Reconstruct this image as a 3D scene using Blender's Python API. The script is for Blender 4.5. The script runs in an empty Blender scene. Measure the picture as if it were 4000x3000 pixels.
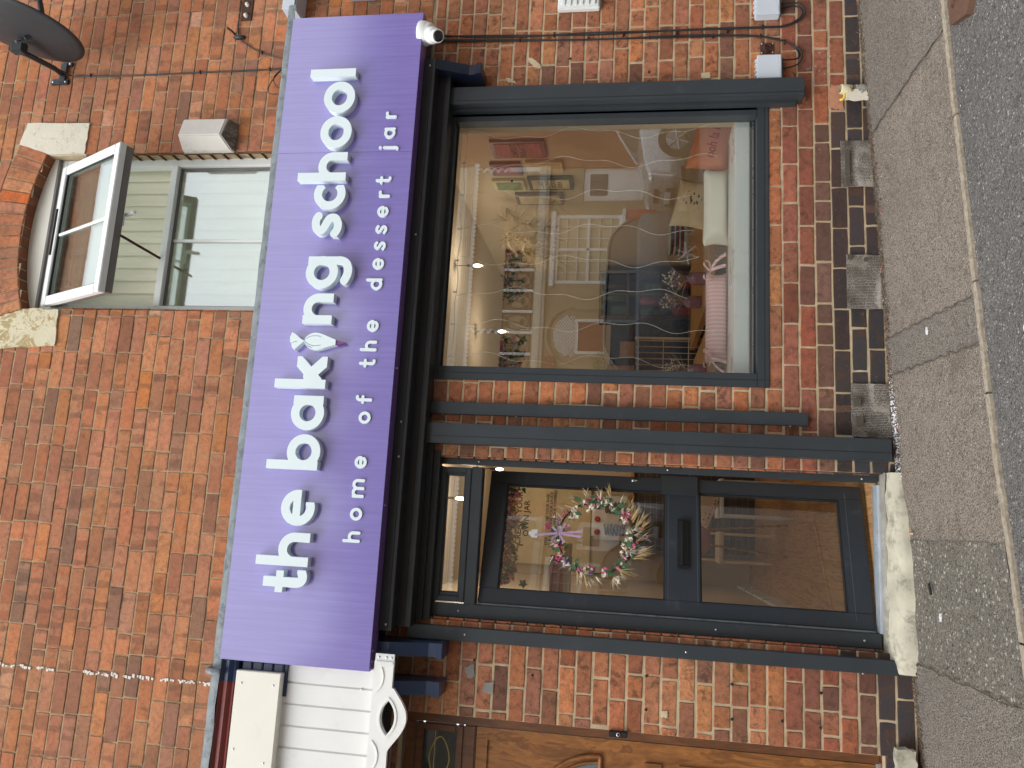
import bpy, bmesh, math, random
import numpy as np
from mathutils import Vector, Matrix
R = math.radians
random.seed(7)
S = bpy.context.scene
COL = S.collection

# ------------------------------------------------------------------ camera
YAW, PITCH, ROLL = 0.17768389, 0.15193842, 0.02831334
CAM = Vector((0.0, -4.0817, 1.5))
def cam_axes():
    cy, sy = math.cos(YAW), math.sin(YAW); cp, sp = math.cos(PITCH), math.sin(PITCH)
    f = Vector((sy*cp, cy*cp, sp)); r = Vector((cy, -sy, 0)); u = r.cross(f)
    cr, sr = math.cos(ROLL), math.sin(ROLL)
    return f, r*cr + u*sr, -r*sr + u*cr
f_, r_, u_ = cam_axes()
cd = bpy.data.cameras.new('camera'); cam = bpy.data.objects.new('camera', cd); COL.objects.link(cam)
# the photo lies on its side: its right edge points to the ground
m = Matrix.Identity(4)
for i in range(3):
    m[i][0] = -u_[i]; m[i][1] = r_[i]; m[i][2] = -f_[i]; m[i][3] = CAM[i]
cam.matrix_world = m
cd.sensor_width = 36; cd.lens = 3039.83/4000*36
cd.clip_start = .05; cd.clip_end = 600
S.camera = cam

# ------------------------------------------------------------------ world and sun
SUN_EL, SUN_AZ = 44, 232          # soft high light from the street side
w = bpy.data.worlds.new('World'); S.world = w; w.use_nodes = True
nt = w.node_tree; nt.nodes.clear()
sky = nt.nodes.new('ShaderNodeTexSky'); sky.sky_type = 'NISHITA'; sky.sun_disc = False
sky.sun_elevation = R(SUN_EL); sky.sun_rotation = R(SUN_AZ); sky.air_density = 1.2; sky.dust_density = 4.0; sky.ozone_density = .6
hs = nt.nodes.new('ShaderNodeHueSaturation'); hs.inputs['Saturation'].default_value = .22
bg = nt.nodes.new('ShaderNodeBackground'); bg.inputs['Strength'].default_value = .15
wo = nt.nodes.new('ShaderNodeOutputWorld')
# a bright broken cloud sheet over the clear sky
tcw = nt.nodes.new('ShaderNodeTexCoord'); cn = nt.nodes.new('ShaderNodeTexNoise'); cn.inputs['Scale'].default_value = 2.2; cn.inputs['Detail'].default_value = 5
cr_ = nt.nodes.new('ShaderNodeValToRGB'); cr_.color_ramp.elements[0].position = .36; cr_.color_ramp.elements[0].color = (5.6, 5.9, 6.4, 1); cr_.color_ramp.elements[1].position = .66; cr_.color_ramp.elements[1].color = (8.6, 8.7, 8.8, 1)
cm = nt.nodes.new('ShaderNodeMix'); cm.data_type = 'RGBA'; cm.inputs[0].default_value = .72
nt.links.new(tcw.outputs['Generated'], cn.inputs['Vector']); nt.links.new(cn.outputs['Fac'], cr_.inputs[0]); nt.links.new(cr_.outputs[0], cm.inputs[7])
nt.links.new(sky.outputs[0], hs.inputs['Color']); nt.links.new(hs.outputs[0], cm.inputs[6]); nt.links.new(cm.outputs[2], bg.inputs[0]); nt.links.new(bg.outputs[0], wo.inputs[0])
sl = bpy.data.lights.new('sun', 'SUN'); sl.energy = 1.2; sl.angle = R(38); sl.color = (1, .965, .92)
so = bpy.data.objects.new('sun', sl); COL.objects.link(so)
az = R(SUN_AZ)
sd = Vector((math.sin(az)*math.cos(R(SUN_EL)), math.cos(az)*math.cos(R(SUN_EL)), math.sin(R(SUN_EL))))
so.rotation_euler = sd.to_track_quat('Z', 'Y').to_euler(); so.location = (0, -6, 12)
S.view_settings.view_transform = 'Standard'; S.view_settings.look = 'None'
S.view_settings.exposure = 0.68; S.view_settings.gamma = 1

# ------------------------------------------------------------------ materials
def srgb(*c):
    c = [x/255 for x in c]
    return tuple((x/12.92 if x <= .04045 else ((x+.055)/1.055)**2.4) for x in c) + (1,)
class N:
    def __init__(s, name):
        s.m = bpy.data.materials.new(name); s.m.use_nodes = True; s.t = s.m.node_tree
        s.b = s.t.nodes['Principled BSDF']; s.o = s.t.nodes['Material Output']
    def n(s, typ, **kw):
        nd = s.t.nodes.new(typ)
        for k, v in kw.items():
            if k in nd.inputs: nd.inputs[k].default_value = v
            else: setattr(nd, k, v)
        return nd
    def l(s, a, b): s.t.links.new(a, b)
    def co(s, scale=(1, 1, 1), rot=(0, 0, 0)):
        tc = s.n('ShaderNodeTexCoord'); mp = s.n('ShaderNodeMapping')
        mp.inputs['Scale'].default_value = scale; mp.inputs['Rotation'].default_value = rot
        s.l(tc.outputs['Object'], mp.inputs[0]); return mp.outputs[0]
    def noise(s, co, scale, detail=4, rough=.6, dist=0):
        nd = s.n('ShaderNodeTexNoise'); nd.inputs['Scale'].default_value = scale; nd.inputs['Detail'].default_value = detail
        nd.inputs['Roughness'].default_value = rough; nd.inputs['Distortion'].default_value = dist
        s.l(co, nd.inputs['Vector']); return nd.outputs['Fac']
    def ramp(s, fac, stops, interp='LINEAR'):
        nd = s.n('ShaderNodeValToRGB'); nd.color_ramp.interpolation = interp; e = nd.color_ramp.elements
        for i, (p, c) in enumerate(stops):
            el = e[i] if i < 2 else e.new(p)
            el.position = p; el.color = c if len(c) == 4 else tuple(c)+(1,)
        s.l(fac, nd.inputs[0]); return nd.outputs[0]
    def mix(s, fac, a, b, mode='MIX'):
        nd = s.n('ShaderNodeMix'); nd.data_type = 'RGBA'; nd.blend_type = mode
        for i, v in ((0, fac), (6, a), (7, b)):
            if hasattr(v, 'links') or hasattr(v, 'is_linked'): s.l(v, nd.inputs[i])
            else: nd.inputs[i].default_value = v
        return nd.outputs[2]
    def math(s, op, a, b=None, clamp=False):
        nd = s.n('ShaderNodeMath'); nd.operation = op; nd.use_clamp = clamp
        for i, v in ((0, a), (1, b)):
            if v is None: continue
            if hasattr(v, 'is_linked'): s.l(v, nd.inputs[i])
            else: nd.inputs[i].default_value = v
        return nd.outputs[0]
    def bump(s, h, dist=.002, strength=.5):
        nd = s.n('ShaderNodeBump'); nd.inputs['Distance'].default_value = dist; nd.inputs['Strength'].default_value = strength
        s.l(h, nd.inputs['Height']); s.l(nd.outputs[0], s.b.inputs['Normal']); return nd
    def base(s, c):
        if hasattr(c, 'is_linked'): s.l(c, s.b.inputs['Base Color'])
        else: s.b.inputs['Base Color'].default_value = c
    def set(s, **kw):
        for k, v in kw.items():
            k = {'rough': 'Roughness', 'metal': 'Metallic', 'coat': 'Coat Weight', 'crough': 'Coat Roughness', 'spec': 'Specular IOR Level', 'trans': 'Transmission Weight', 'alpha': 'Alpha'}[k]
            if hasattr(v, 'is_linked'): s.l(v, s.b.inputs[k])
            else: s.b.inputs[k].default_value = v
        return s
def g3(v): return (v, v, v, 1)
WH = g3(1); BK = g3(0)
def simple(name, c, rough=.5, metal=0, var=.12, vs=6, bump=.15, bs=60, grime=None, gs=3, coat=0, spec=.5, stretch=(1, 1, 1)):
    """a paint-like surface: slight tone variation, fine bump, optional grime patches"""
    k = N(name); co = k.co(stretch)
    n1 = k.noise(co, vs, 5, .65)
    dark = tuple(x*(1-var) for x in c[:3])+(1,); lite = tuple(min(1, x*(1+var)) for x in c[:3])+(1,)
    col = k.ramp(n1, [(.3, dark), (.7, lite)])
    if grime:
        n2 = k.noise(co, gs, 8, .7, .3); f = k.ramp(n2, [(grime[1], BK), (grime[1]+.14, g3(grime[2]))])
        col = k.mix(f, col, grime[0])
    k.base(col); n3 = k.noise(co, bs, 3)
    k.set(rough=k.ramp(k.noise(co, vs*2.3, 4), [(.3, g3(max(0, rough-.08))), (.7, g3(min(1, rough+.1)))]), metal=metal, coat=coat, spec=spec)
    if bump: k.bump(n3, .001, bump)
    return k.m

def brick_mat(name, kiss=1.0, smear=.5, dark=srgb(102, 74, 58), fleck=0, rough=.85, mott=.28):
    k = N(name)
    at = k.n('ShaderNodeAttribute', attribute_name='bc'); uv = k.n('ShaderNodeAttribute', attribute_name='buv')
    co = k.co(); sep = k.n('ShaderNodeSeparateXYZ'); k.l(uv.outputs['Vector'], sep.inputs[0])
    rnd = sep.outputs[2]
    # kiss marks: bands across a brick left by its neighbours in the kiln
    cx = k.n('ShaderNodeCombineXYZ'); warp = k.math('MULTIPLY', k.noise(co, 30, 4, .7), .5)
    k.l(k.math('ADD', k.math('MULTIPLY', sep.outputs[0], 3.6), warp), cx.inputs[0]); k.l(k.math('MULTIPLY', rnd, 57.0), cx.inputs[1]); k.l(k.math('MULTIPLY', sep.outputs[1], .12), cx.inputs[2])
    band = k.noise(cx.outputs[0], 1.0, 0, .4)
    gate1 = k.ramp(k.math('FRACT', k.math('MULTIPLY', rnd, 7.3)), [(.50, BK), (.52, WH)]); gate2 = k.ramp(k.math('FRACT', k.math('MULTIPLY', rnd, 11.7)), [(.74, BK), (.76, WH)])
    bsel = k.math('MULTIPLY', k.ramp(band, [(.56, BK), (.60, g3(.42*kiss))]), gate1)
    c = k.mix(bsel, at.outputs['Color'], dark)
    band2 = k.math('MULTIPLY', k.ramp(band, [(.34, g3(.5*kiss)), (.38, BK)]), gate2)
    c = k.mix(band2, c, srgb(190, 140, 104))
    mot = k.noise(co, 34, 5, .65); c = k.mix(k.ramp(mot, [(.36, g3(mott)), (.58, BK)]), c, dark)
    edge = k.ramp(k.math('ABSOLUTE', k.math('SUBTRACT', sep.outputs[1], .5)), [(.30, BK), (.46, g3(.28))]); c = k.mix(k.math('MULTIPLY', edge, k.ramp(mot, [(.4, WH), (.65, BK)])), c, dark)
    # smears and soot, wandering over the face
    va = k.n('ShaderNodeVectorMath'); va.operation = 'ADD'; k.l(co, va.inputs[0]); cc = k.n('ShaderNodeCombineXYZ')
    k.l(k.math('MULTIPLY', rnd, 31.0), cc.inputs[0]); k.l(cc.outputs[0], va.inputs[1])
    sm = k.noise(va.outputs[0], 15, 8, .76, .5)
    c = k.mix(k.ramp(sm, [(.52, BK), (.62, g3(smear))]), c, dark)
    sm2 = k.noise(va.outputs[0], 34, 6, .75)
    c = k.mix(k.ramp(sm2, [(.60, BK), (.68, g3(.30))]), c, srgb(204, 124, 78))
    fine = k.noise(co, 150, 4, .7)
    c = k.mix(k.ramp(fine, [(.3, g3(.5)), (.5, BK)]), c, k.mix(.55, c, BK))
    pit = k.n('ShaderNodeTexVoronoi'); pit.inputs['Scale'].default_value = 75; k.l(co, pit.inputs['Vector'])
    pits = k.ramp(pit.outputs['Distance'], [(.06, WH), (.15, BK)])
    c = k.mix(k.math('MULTIPLY', pits, .55), c, srgb(60, 38, 32))
    # large soot and weather
    big = k.noise(co, 1.6, 5, .6)
    c = k.mix(k.ramp(big, [(.42, BK), (.72, g3(.32))]), c, srgb(104, 70, 56))
    if fleck:
        fv = k.n('ShaderNodeTexVoronoi'); fv.inputs['Scale'].default_value = 42; fv.inputs['Randomness'].default_value = 1
        mp = k.co((1, 1, .55), (0, .5, 0)); k.l(mp, fv.inputs['Vector'])
        fl = k.ramp(fv.outputs['Distance'], [(.10, WH), (.19, BK)])
        gate = k.ramp(k.noise(co, 5, 2), [(.5, BK), (.62, WH)])
        sx = k.n('ShaderNodeSeparateXYZ'); k.l(co, sx.inputs[0])
        zg = k.ramp(sx.outputs[2], [(.45, WH), (.75, BK)]); xg = k.ramp(k.math('MULTIPLY', sx.outputs[0], .25), [(.26, BK), (.33, WH)])
        f = k.math('MULTIPLY', k.math('MULTIPLY', fl, gate), k.math('MULTIPLY', zg, xg)); f = k.math('MULTIPLY', f, k.ramp(k.noise(co, 60, 2), [(.45, BK), (.55, WH)]))
        c = k.mix(k.math('MULTIPLY', f, fleck), c, srgb(188, 186, 196))
    k.base(c); k.set(rough=rough, spec=.3)
    h = k.math('ADD', k.math('MULTIPLY', sm, .6), k.math('ADD', k.math('MULTIPLY', fine, .35), k.math('MULTIPLY', pits, -.8)))
    k.bump(h, .004, .75)
    return k.m

def glass_mat(name, f0=.10, f1=.5, tint=(.985, .995, .99, 1), rough=0.0):
    k = N(name); k.t.nodes.remove(k.b)
    tr = k.n('ShaderNodeBsdfTransparent'); tr.inputs[0].default_value = tint
    gl = k.n('ShaderNodeBsdfGlossy'); gl.inputs['Roughness'].default_value = rough; gl.inputs[0].default_value = (.97, 1, .99, 1)
    lw = k.n('ShaderNodeLayerWeight'); lw.inputs[0].default_value = .28
    f = k.ramp(lw.outputs['Fresnel'], [(0.0, g3(f0)), (1.0, g3(f1))])
    mx = k.n('ShaderNodeMixShader'); k.l(f, mx.inputs[0]); k.l(tr.outputs[0], mx.inputs[1]); k.l(gl.outputs[0], mx.inputs[2])
    k.l(mx.outputs[0], k.o.inputs[0]); return k.m

def wood_mat(name, c1, c2, scale=(1, 1, 12), rough=.45, coat=.1, warp=1.2, freq=7):
    k = N(name); co = k.co(scale)
    n = k.noise(co, freq, 6, .6, warp); n2 = k.noise(co, freq*6, 4, .6, .4)
    c = k.ramp(n, [(.32, c1), (.5, c2), (.56, c1), (.7, c2)])
    c = k.mix(k.ramp(n2, [(.4, g3(.35)), (.6, BK)]), c, tuple(x*.55 for x in c1[:3])+(1,))
    k.base(c); k.set(rough=rough, coat=coat, crough=.3); k.bump(n2, .0015, .3); return k.m

def asphalt_mat(name, base, base2, stone, sscale=95, amount=.5, moss=None, patchy=.5):
    k = N(name); co = k.co()
    n = k.noise(co, 2.3, 6, .65); c = k.ramp(n, [(.35, base), (.65, base2)])
    v = k.n('ShaderNodeTexVoronoi'); v.inputs['Scale'].default_value = sscale; k.l(co, v.inputs['Vector'])
    vc = k.n('ShaderNodeSeparateColor'); k.l(v.outputs['Color'], vc.inputs[0])
    st = k.mix(vc.outputs[1], tuple(x*.35 for x in base[:3])+(1,), stone)
    cell = k.ramp(v.outputs['Distance'], [(.30, WH), (.52, BK)])
    sel = k.math('MULTIPLY', cell, k.ramp(vc.outputs[0], [(.35, BK), (.6, g3(amount))]))
    c = k.mix(sel, c, st)
    v2 = k.n('ShaderNodeTexVoronoi'); v2.inputs['Scale'].default_value = 14; k.l(co, v2.inputs['Vector'])
    sp = k.ramp(v2.outputs['Distance'], [(.035, WH), (.06, BK)])
    c = k.mix(k.math('MULTIPLY', sp, k.ramp(k.noise(co, 7, 2), [(.5, BK), (.56, g3(.8))])), c, srgb(205, 200, 190))
    dirt = k.noise(co, 6, 7, .7, .5)
    c = k.mix(k.ramp(dirt, [(.54, BK), (.7, g3(patchy))]), c, srgb(92, 80, 68))
    c = k.mix(k.ramp(k.noise(co, 170, 3), [(.36, g3(.8)), (.52, BK)]), c, g3(.012)); c = k.mix(k.ramp(k.noise(co, 42, 5, .7), [(.36, g3(.6)), (.48, BK)]), c, tuple(x*.42 for x in base[:3])+(1,))
    k.base(c); k.set(rough=.88, spec=.35)
    h = k.math('ADD', k.math('MULTIPLY', cell, .5), k.noise(co, 120, 4, .7)); k.bump(h, .009, 1.0)
    return k.m

def flake_mat(name, c, chip, thr=.62, rough=.6, scale=9):
    """painted stone with cracks and chips"""
    k = N(name); co = k.co()
    n = k.noise(co, 4, 6, .7); col = k.ramp(n, [(.3, tuple(x*.86 for x in c[:3])+(1,)), (.7, c)])
    n2 = k.noise(co, scale, 9, .75, 1.0); f = k.ramp(n2, [(thr, BK), (thr+.03, WH)])
    col = k.mix(f, col, chip)
    v = k.n('ShaderNodeTexVoronoi'); v.feature = 'DISTANCE_TO_EDGE'; v.inputs['Scale'].default_value = 16; k.l(co, v.inputs['Vector'])
    cr = k.math('MULTIPLY', k.ramp(v.outputs['Distance'], [(.0, g3(.5)), (.03, BK)]), k.ramp(n2, [(.5, BK), (.6, WH)]))
    col = k.mix(cr, col, srgb(120, 112, 98)); k.base(col); k.set(rough=rough)
    k.bump(k.math('ADD', n2, k.noise(co, 60, 4)), .004, .6); return k.m

def sign_mat():
    k = N('purple_panel'); co = k.co((1, 1, 1)); cs = k.co((38, 1, 1.1))
    s1 = k.noise(cs, 1.6, 5, .7, .25)
    c = k.ramp(s1, [(.36, srgb(114, 102, 178)), (.5, srgb(119, 107, 184)), (.64, srgb(125, 113, 190))])
    gate = k.ramp(k.noise(co, 3.1, 3), [(.45, BK), (.6, WH)])
    st = k.ramp(k.noise(k.co((60, 1, 1.4)), 1.3, 6, .75, .3), [(.60, BK), (.68, g3(.28))])
    c = k.mix(k.math('MULTIPLY', st, gate), c, srgb(84, 74, 142))
    k.base(c); k.set(rough=.42, spec=.5, coat=1, crough=.13); k.b.inputs['Coat IOR'].default_value = 2.1
    k.bump(k.noise(co, 2.4, 2), .012, .12); return k.m

M = {}
M['brick_up'] = brick_mat('weathered_orange_brick', 1.0, .45)
M['brick_low'] = brick_mat('painted_shop_brick', .35, .8, srgb(82, 60, 48), fleck=.9, mott=.42)
M['mortar_up'] = simple('brown_mortar', srgb(166, 145, 114), .95, var=.28, vs=14, bump=.8, bs=90, grime=(srgb(84, 66, 52), .5, .8), gs=5)
M['mortar_low'] = simple('buff_mortar', srgb(182, 164, 134), .95, var=.25, vs=14, bump=.8, bs=90, grime=(srgb(120, 104, 84), .55, .6), gs=5)
M['purple'] = sign_mat()
M['purple_edge'] = simple('purple_return', srgb(112, 84, 150), .35, var=.08, bump=0, coat=.4)
M['letter'] = simple('white_acrylic', srgb(222, 236, 240), .35, var=.02, bump=0, coat=.2)
M['dark'] = simple('anthracite_aluminium', srgb(55, 61, 66), .42, metal=.15, var=.07, vs=3, bump=.08, bs=300, grime=(srgb(88, 94, 98), .60, .35), gs=9, spec=.5)
M['dark_door'] = simple('anthracite_door_foil', srgb(46, 52, 59), .38, var=.07, vs=3, bump=.15, bs=240, grime=(srgb(84, 94, 108), .58, .4), gs=7)
M['beam'] = simple('shade_darkened_anthracite', srgb(36, 39, 43), .42, var=.07, vs=3, bump=.08, bs=300)  # anthracite like the frames, darkened to paint in the shade under the sign
M['groove'] = simple('dark_groove', srgb(20, 23, 27), .6, var=.05, bump=0)
M['seam'] = simple('frame_seam', srgb(104, 112, 122), .5, var=.05, bump=0)
M['steel'] = simple('bright_screw_steel', srgb(205, 208, 210), .3, metal=.8, var=.05, bump=0)
M['lead'] = simple('weathered_lead', srgb(124, 132, 136), .6, metal=.25, var=.22, vs=16, bump=.6, bs=40, grime=(srgb(70, 76, 80), .52, .7), gs=22)
M['blue'] = simple('worn_navy_gloss', srgb(34, 52, 84), .34, var=.15, vs=8, bump=.2, bs=50, grime=(srgb(150, 112, 110), .655, .8), gs=16, coat=.2)
M['navy_dark'] = simple('dark_navy_gloss', srgb(24, 34, 52), .3, var=.15, vs=8, bump=.2, bs=50, coat=.2)
M['upvc'] = simple('white_window_plastic', srgb(226, 230, 228), .35, var=.03, bump=0, grime=(srgb(176, 178, 172), .6, .4), gs=10)
M['gasket'] = simple('black_gasket', srgb(28, 28, 28), .7, var=.1, bump=0)
M['greyedge'] = simple('grey_sash_edge', srgb(118, 114, 112), .5, metal=.2, var=.08, bump=0)
M['stonepaint'] = flake_mat('cream_painted_stone', srgb(222, 216, 198), srgb(176, 164, 130), .60)
M['bell'] = simple('weathered_grey_plastic', srgb(206, 202, 194), .6, var=.07, vs=5, bump=.1, grime=(srgb(120, 114, 104), .58, .7), gs=7)
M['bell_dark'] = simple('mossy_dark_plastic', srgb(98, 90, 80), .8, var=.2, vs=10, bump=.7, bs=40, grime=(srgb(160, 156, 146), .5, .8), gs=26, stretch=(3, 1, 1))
M['dish'] = simple('grey_dish_paint', srgb(46, 49, 53), .5, var=.08, bump=.1)
M['black'] = simple('black_plastic', srgb(26, 26, 28), .45, var=.1, bump=0)
M['cable'] = simple('black_cable', srgb(34, 34, 35), .5, var=.1, bump=0)
M['wcable'] = simple('white_cable', srgb(214, 208, 196), .5, var=.1, bump=0)
M['white'] = simple('white_plastic', srgb(224, 228, 226), .4, var=.03, bump=0)
M['ivory'] = simple('ivory_cladding', srgb(232, 233, 230), .42, var=.03, vs=4, bump=0, grime=(srgb(206, 204, 190), .58, .5), gs=5)
M['cream_box'] = simple('cream_boxing', srgb(232, 230, 218), .45, var=.03, vs=3, bump=0, grime=(srgb(208, 202, 180), .58, .5), gs=4)
M['maroon'] = simple('faded_maroon_paint', srgb(118, 50, 46), .5, var=.15, vs=7, bump=.3, grime=(srgb(70, 46, 46), .52, .7), gs=9, stretch=(1, 1, 4))
M['jbox'] = simple('grey_junction_plastic', srgb(196, 204, 214), .45, var=.03, bump=.1)
M['rust'] = simple('rusty_iron', srgb(74, 48, 38), .85, var=.3, vs=30, bump=.7, bs=80)
M['oak'] = wood_mat('golden_oak_foil', srgb(118, 74, 36), srgb(164, 108, 56), (1, 1, .22), .42, .2, 1.6, 9)
M['oakdark'] = wood_mat('brown_oak_foil', srgb(98, 62, 38), srgb(118, 76, 46), (1, 1, .2), .42, .2, 1.0, 9)
M['step'] = simple('worn_limestone_step', srgb(182, 178, 160), .85, var=.16, vs=7, bump=1, bs=30, grime=(srgb(122, 118, 106), .50, .75), gs=13)
M['cement'] = simple('grey_cement_fillet', srgb(138, 136, 128), .9, var=.2, vs=9, bump=.8, bs=60, grime=(srgb(190, 186, 176), .55, .7), gs=8)
M['sill_alu'] = simple('mill_aluminium', srgb(196, 204, 212), .35, metal=.6, var=.1, vs=12, bump=0, grime=(srgb(214, 196, 178), .58, .5), gs=9)
M['pave'] = asphalt_mat('old_footway_asphalt', srgb(146, 135, 123), srgb(158, 147, 134), srgb(200, 192, 182), 95, .8, patchy=.45)
M['patch'] = asphalt_mat('newer_asphalt_patch', srgb(136, 128, 119), srgb(147, 139, 129), srgb(186, 182, 176), 105, .75, patchy=.2)
M['chip'] = asphalt_mat('stone_chipped_asphalt', srgb(122, 117, 108), srgb(134, 128, 118), srgb(206, 204, 190), 58, 1.0, patchy=.3)
M['road'] = asphalt_mat('road_asphalt', srgb(112, 110, 107), srgb(125, 122, 118), srgb(196, 196, 196), 84, .85, patchy=.12)
M['kerb'] = simple('pale_concrete_edging', srgb(152, 142, 126), .92, var=.28, vs=60, bump=1, bs=90, grime=(srgb(118, 108, 94), .50, .8), gs=38)
M['iron'] = simple('brown_cast_iron', srgb(104, 78, 64), .7, metal=.3, var=.15, vs=20, bump=.4)
M['moss'] = simple('moss', srgb(112, 126, 58), .95, var=.4, vs=60, bump=1, bs=90)
M['glass'] = glass_mat('shop_window_glass', .13, .6)
M['glass_door'] = glass_mat('door_glass', .07, .45, (.98, .98, .98, 1))
M['glass_up'] = glass_mat('upper_window_glass', .24, .8, (.92, .96, .94, 1))
M['glass_dark'] = simple('leaded_dark_glass', srgb(48, 54, 56), .12, var=.4, vs=18, bump=.5, bs=26, coat=.5)

# ------------------------------------------------------------------ mesh helpers
class MB:
    def __init__(s): s.v = []; s.f = []; s.c = []; s.uv = []; s.smooth = []
    def add(s, vs, fs, smooth=False):
        o = len(s.v); s.v += [tuple(p) for p in vs]
        for f in fs: s.f.append(tuple(i+o for i in f)); s.smooth.append(smooth)
        return s
    def box(s, x0, x1, y0, y1, z0, z1, bev=0.0):
        if bev <= 0 or min(abs(x1-x0), abs(y1-y0), abs(z1-z0)) < 2.4*bev:
            vs = [(x, y, z) for z in (z0, z1) for y in (y0, y1) for x in (x0, x1)]
            return s.add(vs, [(0, 2, 3, 1), (4, 5, 7, 6), (0, 1, 5, 4), (2, 6, 7, 3), (0, 4, 6, 2), (1, 3, 7, 5)])
        bm = bmesh.new(); bmesh.ops.create_cube(bm, size=1)
        for v in bm.verts:
            v.co = Vector((x0+(v.co.x+.5)*(x1-x0), y0+(v.co.y+.5)*(y1-y0), z0+(v.co.z+.5)*(z1-z0)))
        bmesh.ops.bevel(bm, geom=bm.edges[:], offset=bev, segments=2, affect='EDGES')
        s.bm(bm); return s
    def bm(s, bm, smooth=False):
        bm.verts.index_update(); s.add([v.co[:] for v in bm.verts], [[v.index for v in f.verts] for f in bm.faces], smooth); bm.free()
    def prism(s, poly, y0, y1, plane='xz'):
        n = len(poly)
        a = sum(poly[i][0]*poly[(i+1) % n][1]-poly[(i+1) % n][0]*poly[i][1] for i in range(n))
        if a < 0: poly = poly[::-1]
        P = {'xz': lambda a, b, y: (a, y, b), 'yz': lambda a, b, y: (y, a, b), 'xy': lambda a, b, y: (a, b, y)}[plane]
        vs = [P(a, b, y0) for a, b in poly]+[P(a, b, y1) for a, b in poly]
        fs = [tuple(range(n)), tuple(range(2*n-1, n-1, -1))]+[(i+n, (i+1) % n+n, (i+1) % n, i) for i in range(n)]
        if plane != 'xz': fs = [f[::-1] for f in fs]
        if y1 < y0: fs = [f[::-1] for f in fs]
        return s.add(vs, fs)
    def tube(s, pts, r, seg=8, caps=True):
        pts = [Vector(p) for p in pts]; n = len(pts); rr = r if hasattr(r, '__len__') else [r]*n
        vs = []; up = None
        for i, p in enumerate(pts):
            t = (pts[min(i+1, n-1)]-pts[max(i-1, 0)]).normalized()
            if up is None: up = t.orthogonal().normalized()
            up = (up-t*up.dot(t)); up = up.normalized() if up.length > 1e-6 else t.orthogonal().normalized()
            b = t.cross(up)
            vs += [p+(up*math.cos(a)+b*math.sin(a))*rr[i] for a in [2*math.pi*k/seg for k in range(seg)]]
        fs = [(i*seg+k, i*seg+(k+1) % seg, (i+1)*seg+(k+1) % seg, (i+1)*seg+k) for i in range(n-1) for k in range(seg)]
        s.add(vs, fs, True)
        if caps: s.add(vs[:seg], [tuple(range(seg))[::-1]]); s.add(vs[-seg:], [tuple(range(seg))])
        return s
    def lathe(s, prof, origin=(0, 0, 0), axis=(0, 0, 1), seg=24, smooth=True, squash=1):
        ax = Vector(axis).normalized(); u = ax.orthogonal().normalized(); b = ax.cross(u); o = Vector(origin)
        vs = []
        for r, h in prof: vs += [o+ax*h+(u*math.cos(a)+b*math.sin(a)*squash)*max(r, 1e-5) for a in [2*math.pi*k/seg for k in range(seg)]]
        n = len(prof)
        fs = [(i*seg+k, i*seg+(k+1) % seg, (i+1)*seg+(k+1) % seg, (i+1)*seg+k) for i in range(n-1) for k in range(seg)]
        return s.add(vs, fs, smooth)
    def ball(s, c, r, seg=12, sq=(1, 1, 1)):
        bm = bmesh.new(); bmesh.ops.create_uvsphere(bm, u_segments=seg, v_segments=max(6, seg//2), radius=1)
        for v in bm.verts: v.co = Vector((c[0]+v.co.x*r*sq[0], c[1]+v.co.y*r*sq[1], c[2]+v.co.z*r*sq[2]))
        s.bm(bm, True); return s
    def frame(s, x0, x1, z0, z1, t, y0, y1, tb=None, tt=None, bev=.002):
        tb = tb or t; tt = tt or t
        s.box(x0, x1, y0, y1, z0, z0+tb, bev); s.box(x0, x1, y0, y1, z1-tt, z1, bev)
        s.box(x0, x0+t, y0, y1, z0+tb, z1-tt, bev); s.box(x1-t, x1, y0, y1, z0+tb, z1-tt, bev); return s
    def build(s, name, mat, parent=None, local=False, loc=None, rot=None):
        off = Vector((0, 0, 0))
        if parent is not None and not local:
            r = parent
            while r.parent: r = r.parent
            off = r.location
        me = bpy.data.meshes.new(name)
        v = np.array(s.v, dtype=np.float32).reshape(-1, 3) - np.array(off[:], dtype=np.float32)
        me.from_pydata(v.tolist(), [], s.f)
        me.polygons.foreach_set('use_smooth', s.smooth)
        if s.c:
            a = me.attributes.new('bc', 'FLOAT_COLOR', 'POINT'); a.data.foreach_set('color', np.array(s.c, dtype=np.float32).ravel())
            b = me.attributes.new('buv', 'FLOAT_VECTOR', 'POINT'); b.data.foreach_set('vector', np.array(s.uv, dtype=np.float32).ravel())
        me.materials.append(M[mat] if isinstance(mat, str) else mat); me.update()
        o = bpy.data.objects.new(name, me); COL.objects.link(o)
        if parent is not None: o.parent = parent
        if loc is not None: o.location = loc
        if rot is not None: o.rotation_euler = rot
        return o
def tag(o, label=None, cat=None, group=None, kind=None):
    if label: o['label'] = label
    if cat: o['category'] = cat
    if group: o['group'] = group
    if kind: o['kind'] = kind
    return o
def thing(name, label, cat, loc, group=None):
    o = bpy.data.objects.new(name, None); o.empty_display_size = .05; COL.objects.link(o); o.location = loc
    return tag(o, label, cat, group)
def struct(o): return tag(o, kind='structure')
def lab(o, t): o['label'] = t; return o

def gx(x):   # height of the pavement where it meets the wall: the street climbs to the right
    return float(np.interp(x, [-40, -3, -1.2, -.68, .81, 1.46, 1.89, 2.95, 6, 40], [-1.2, .02, .11, .15, .22, .243, .265, .325, .47, 1.6]))

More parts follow.
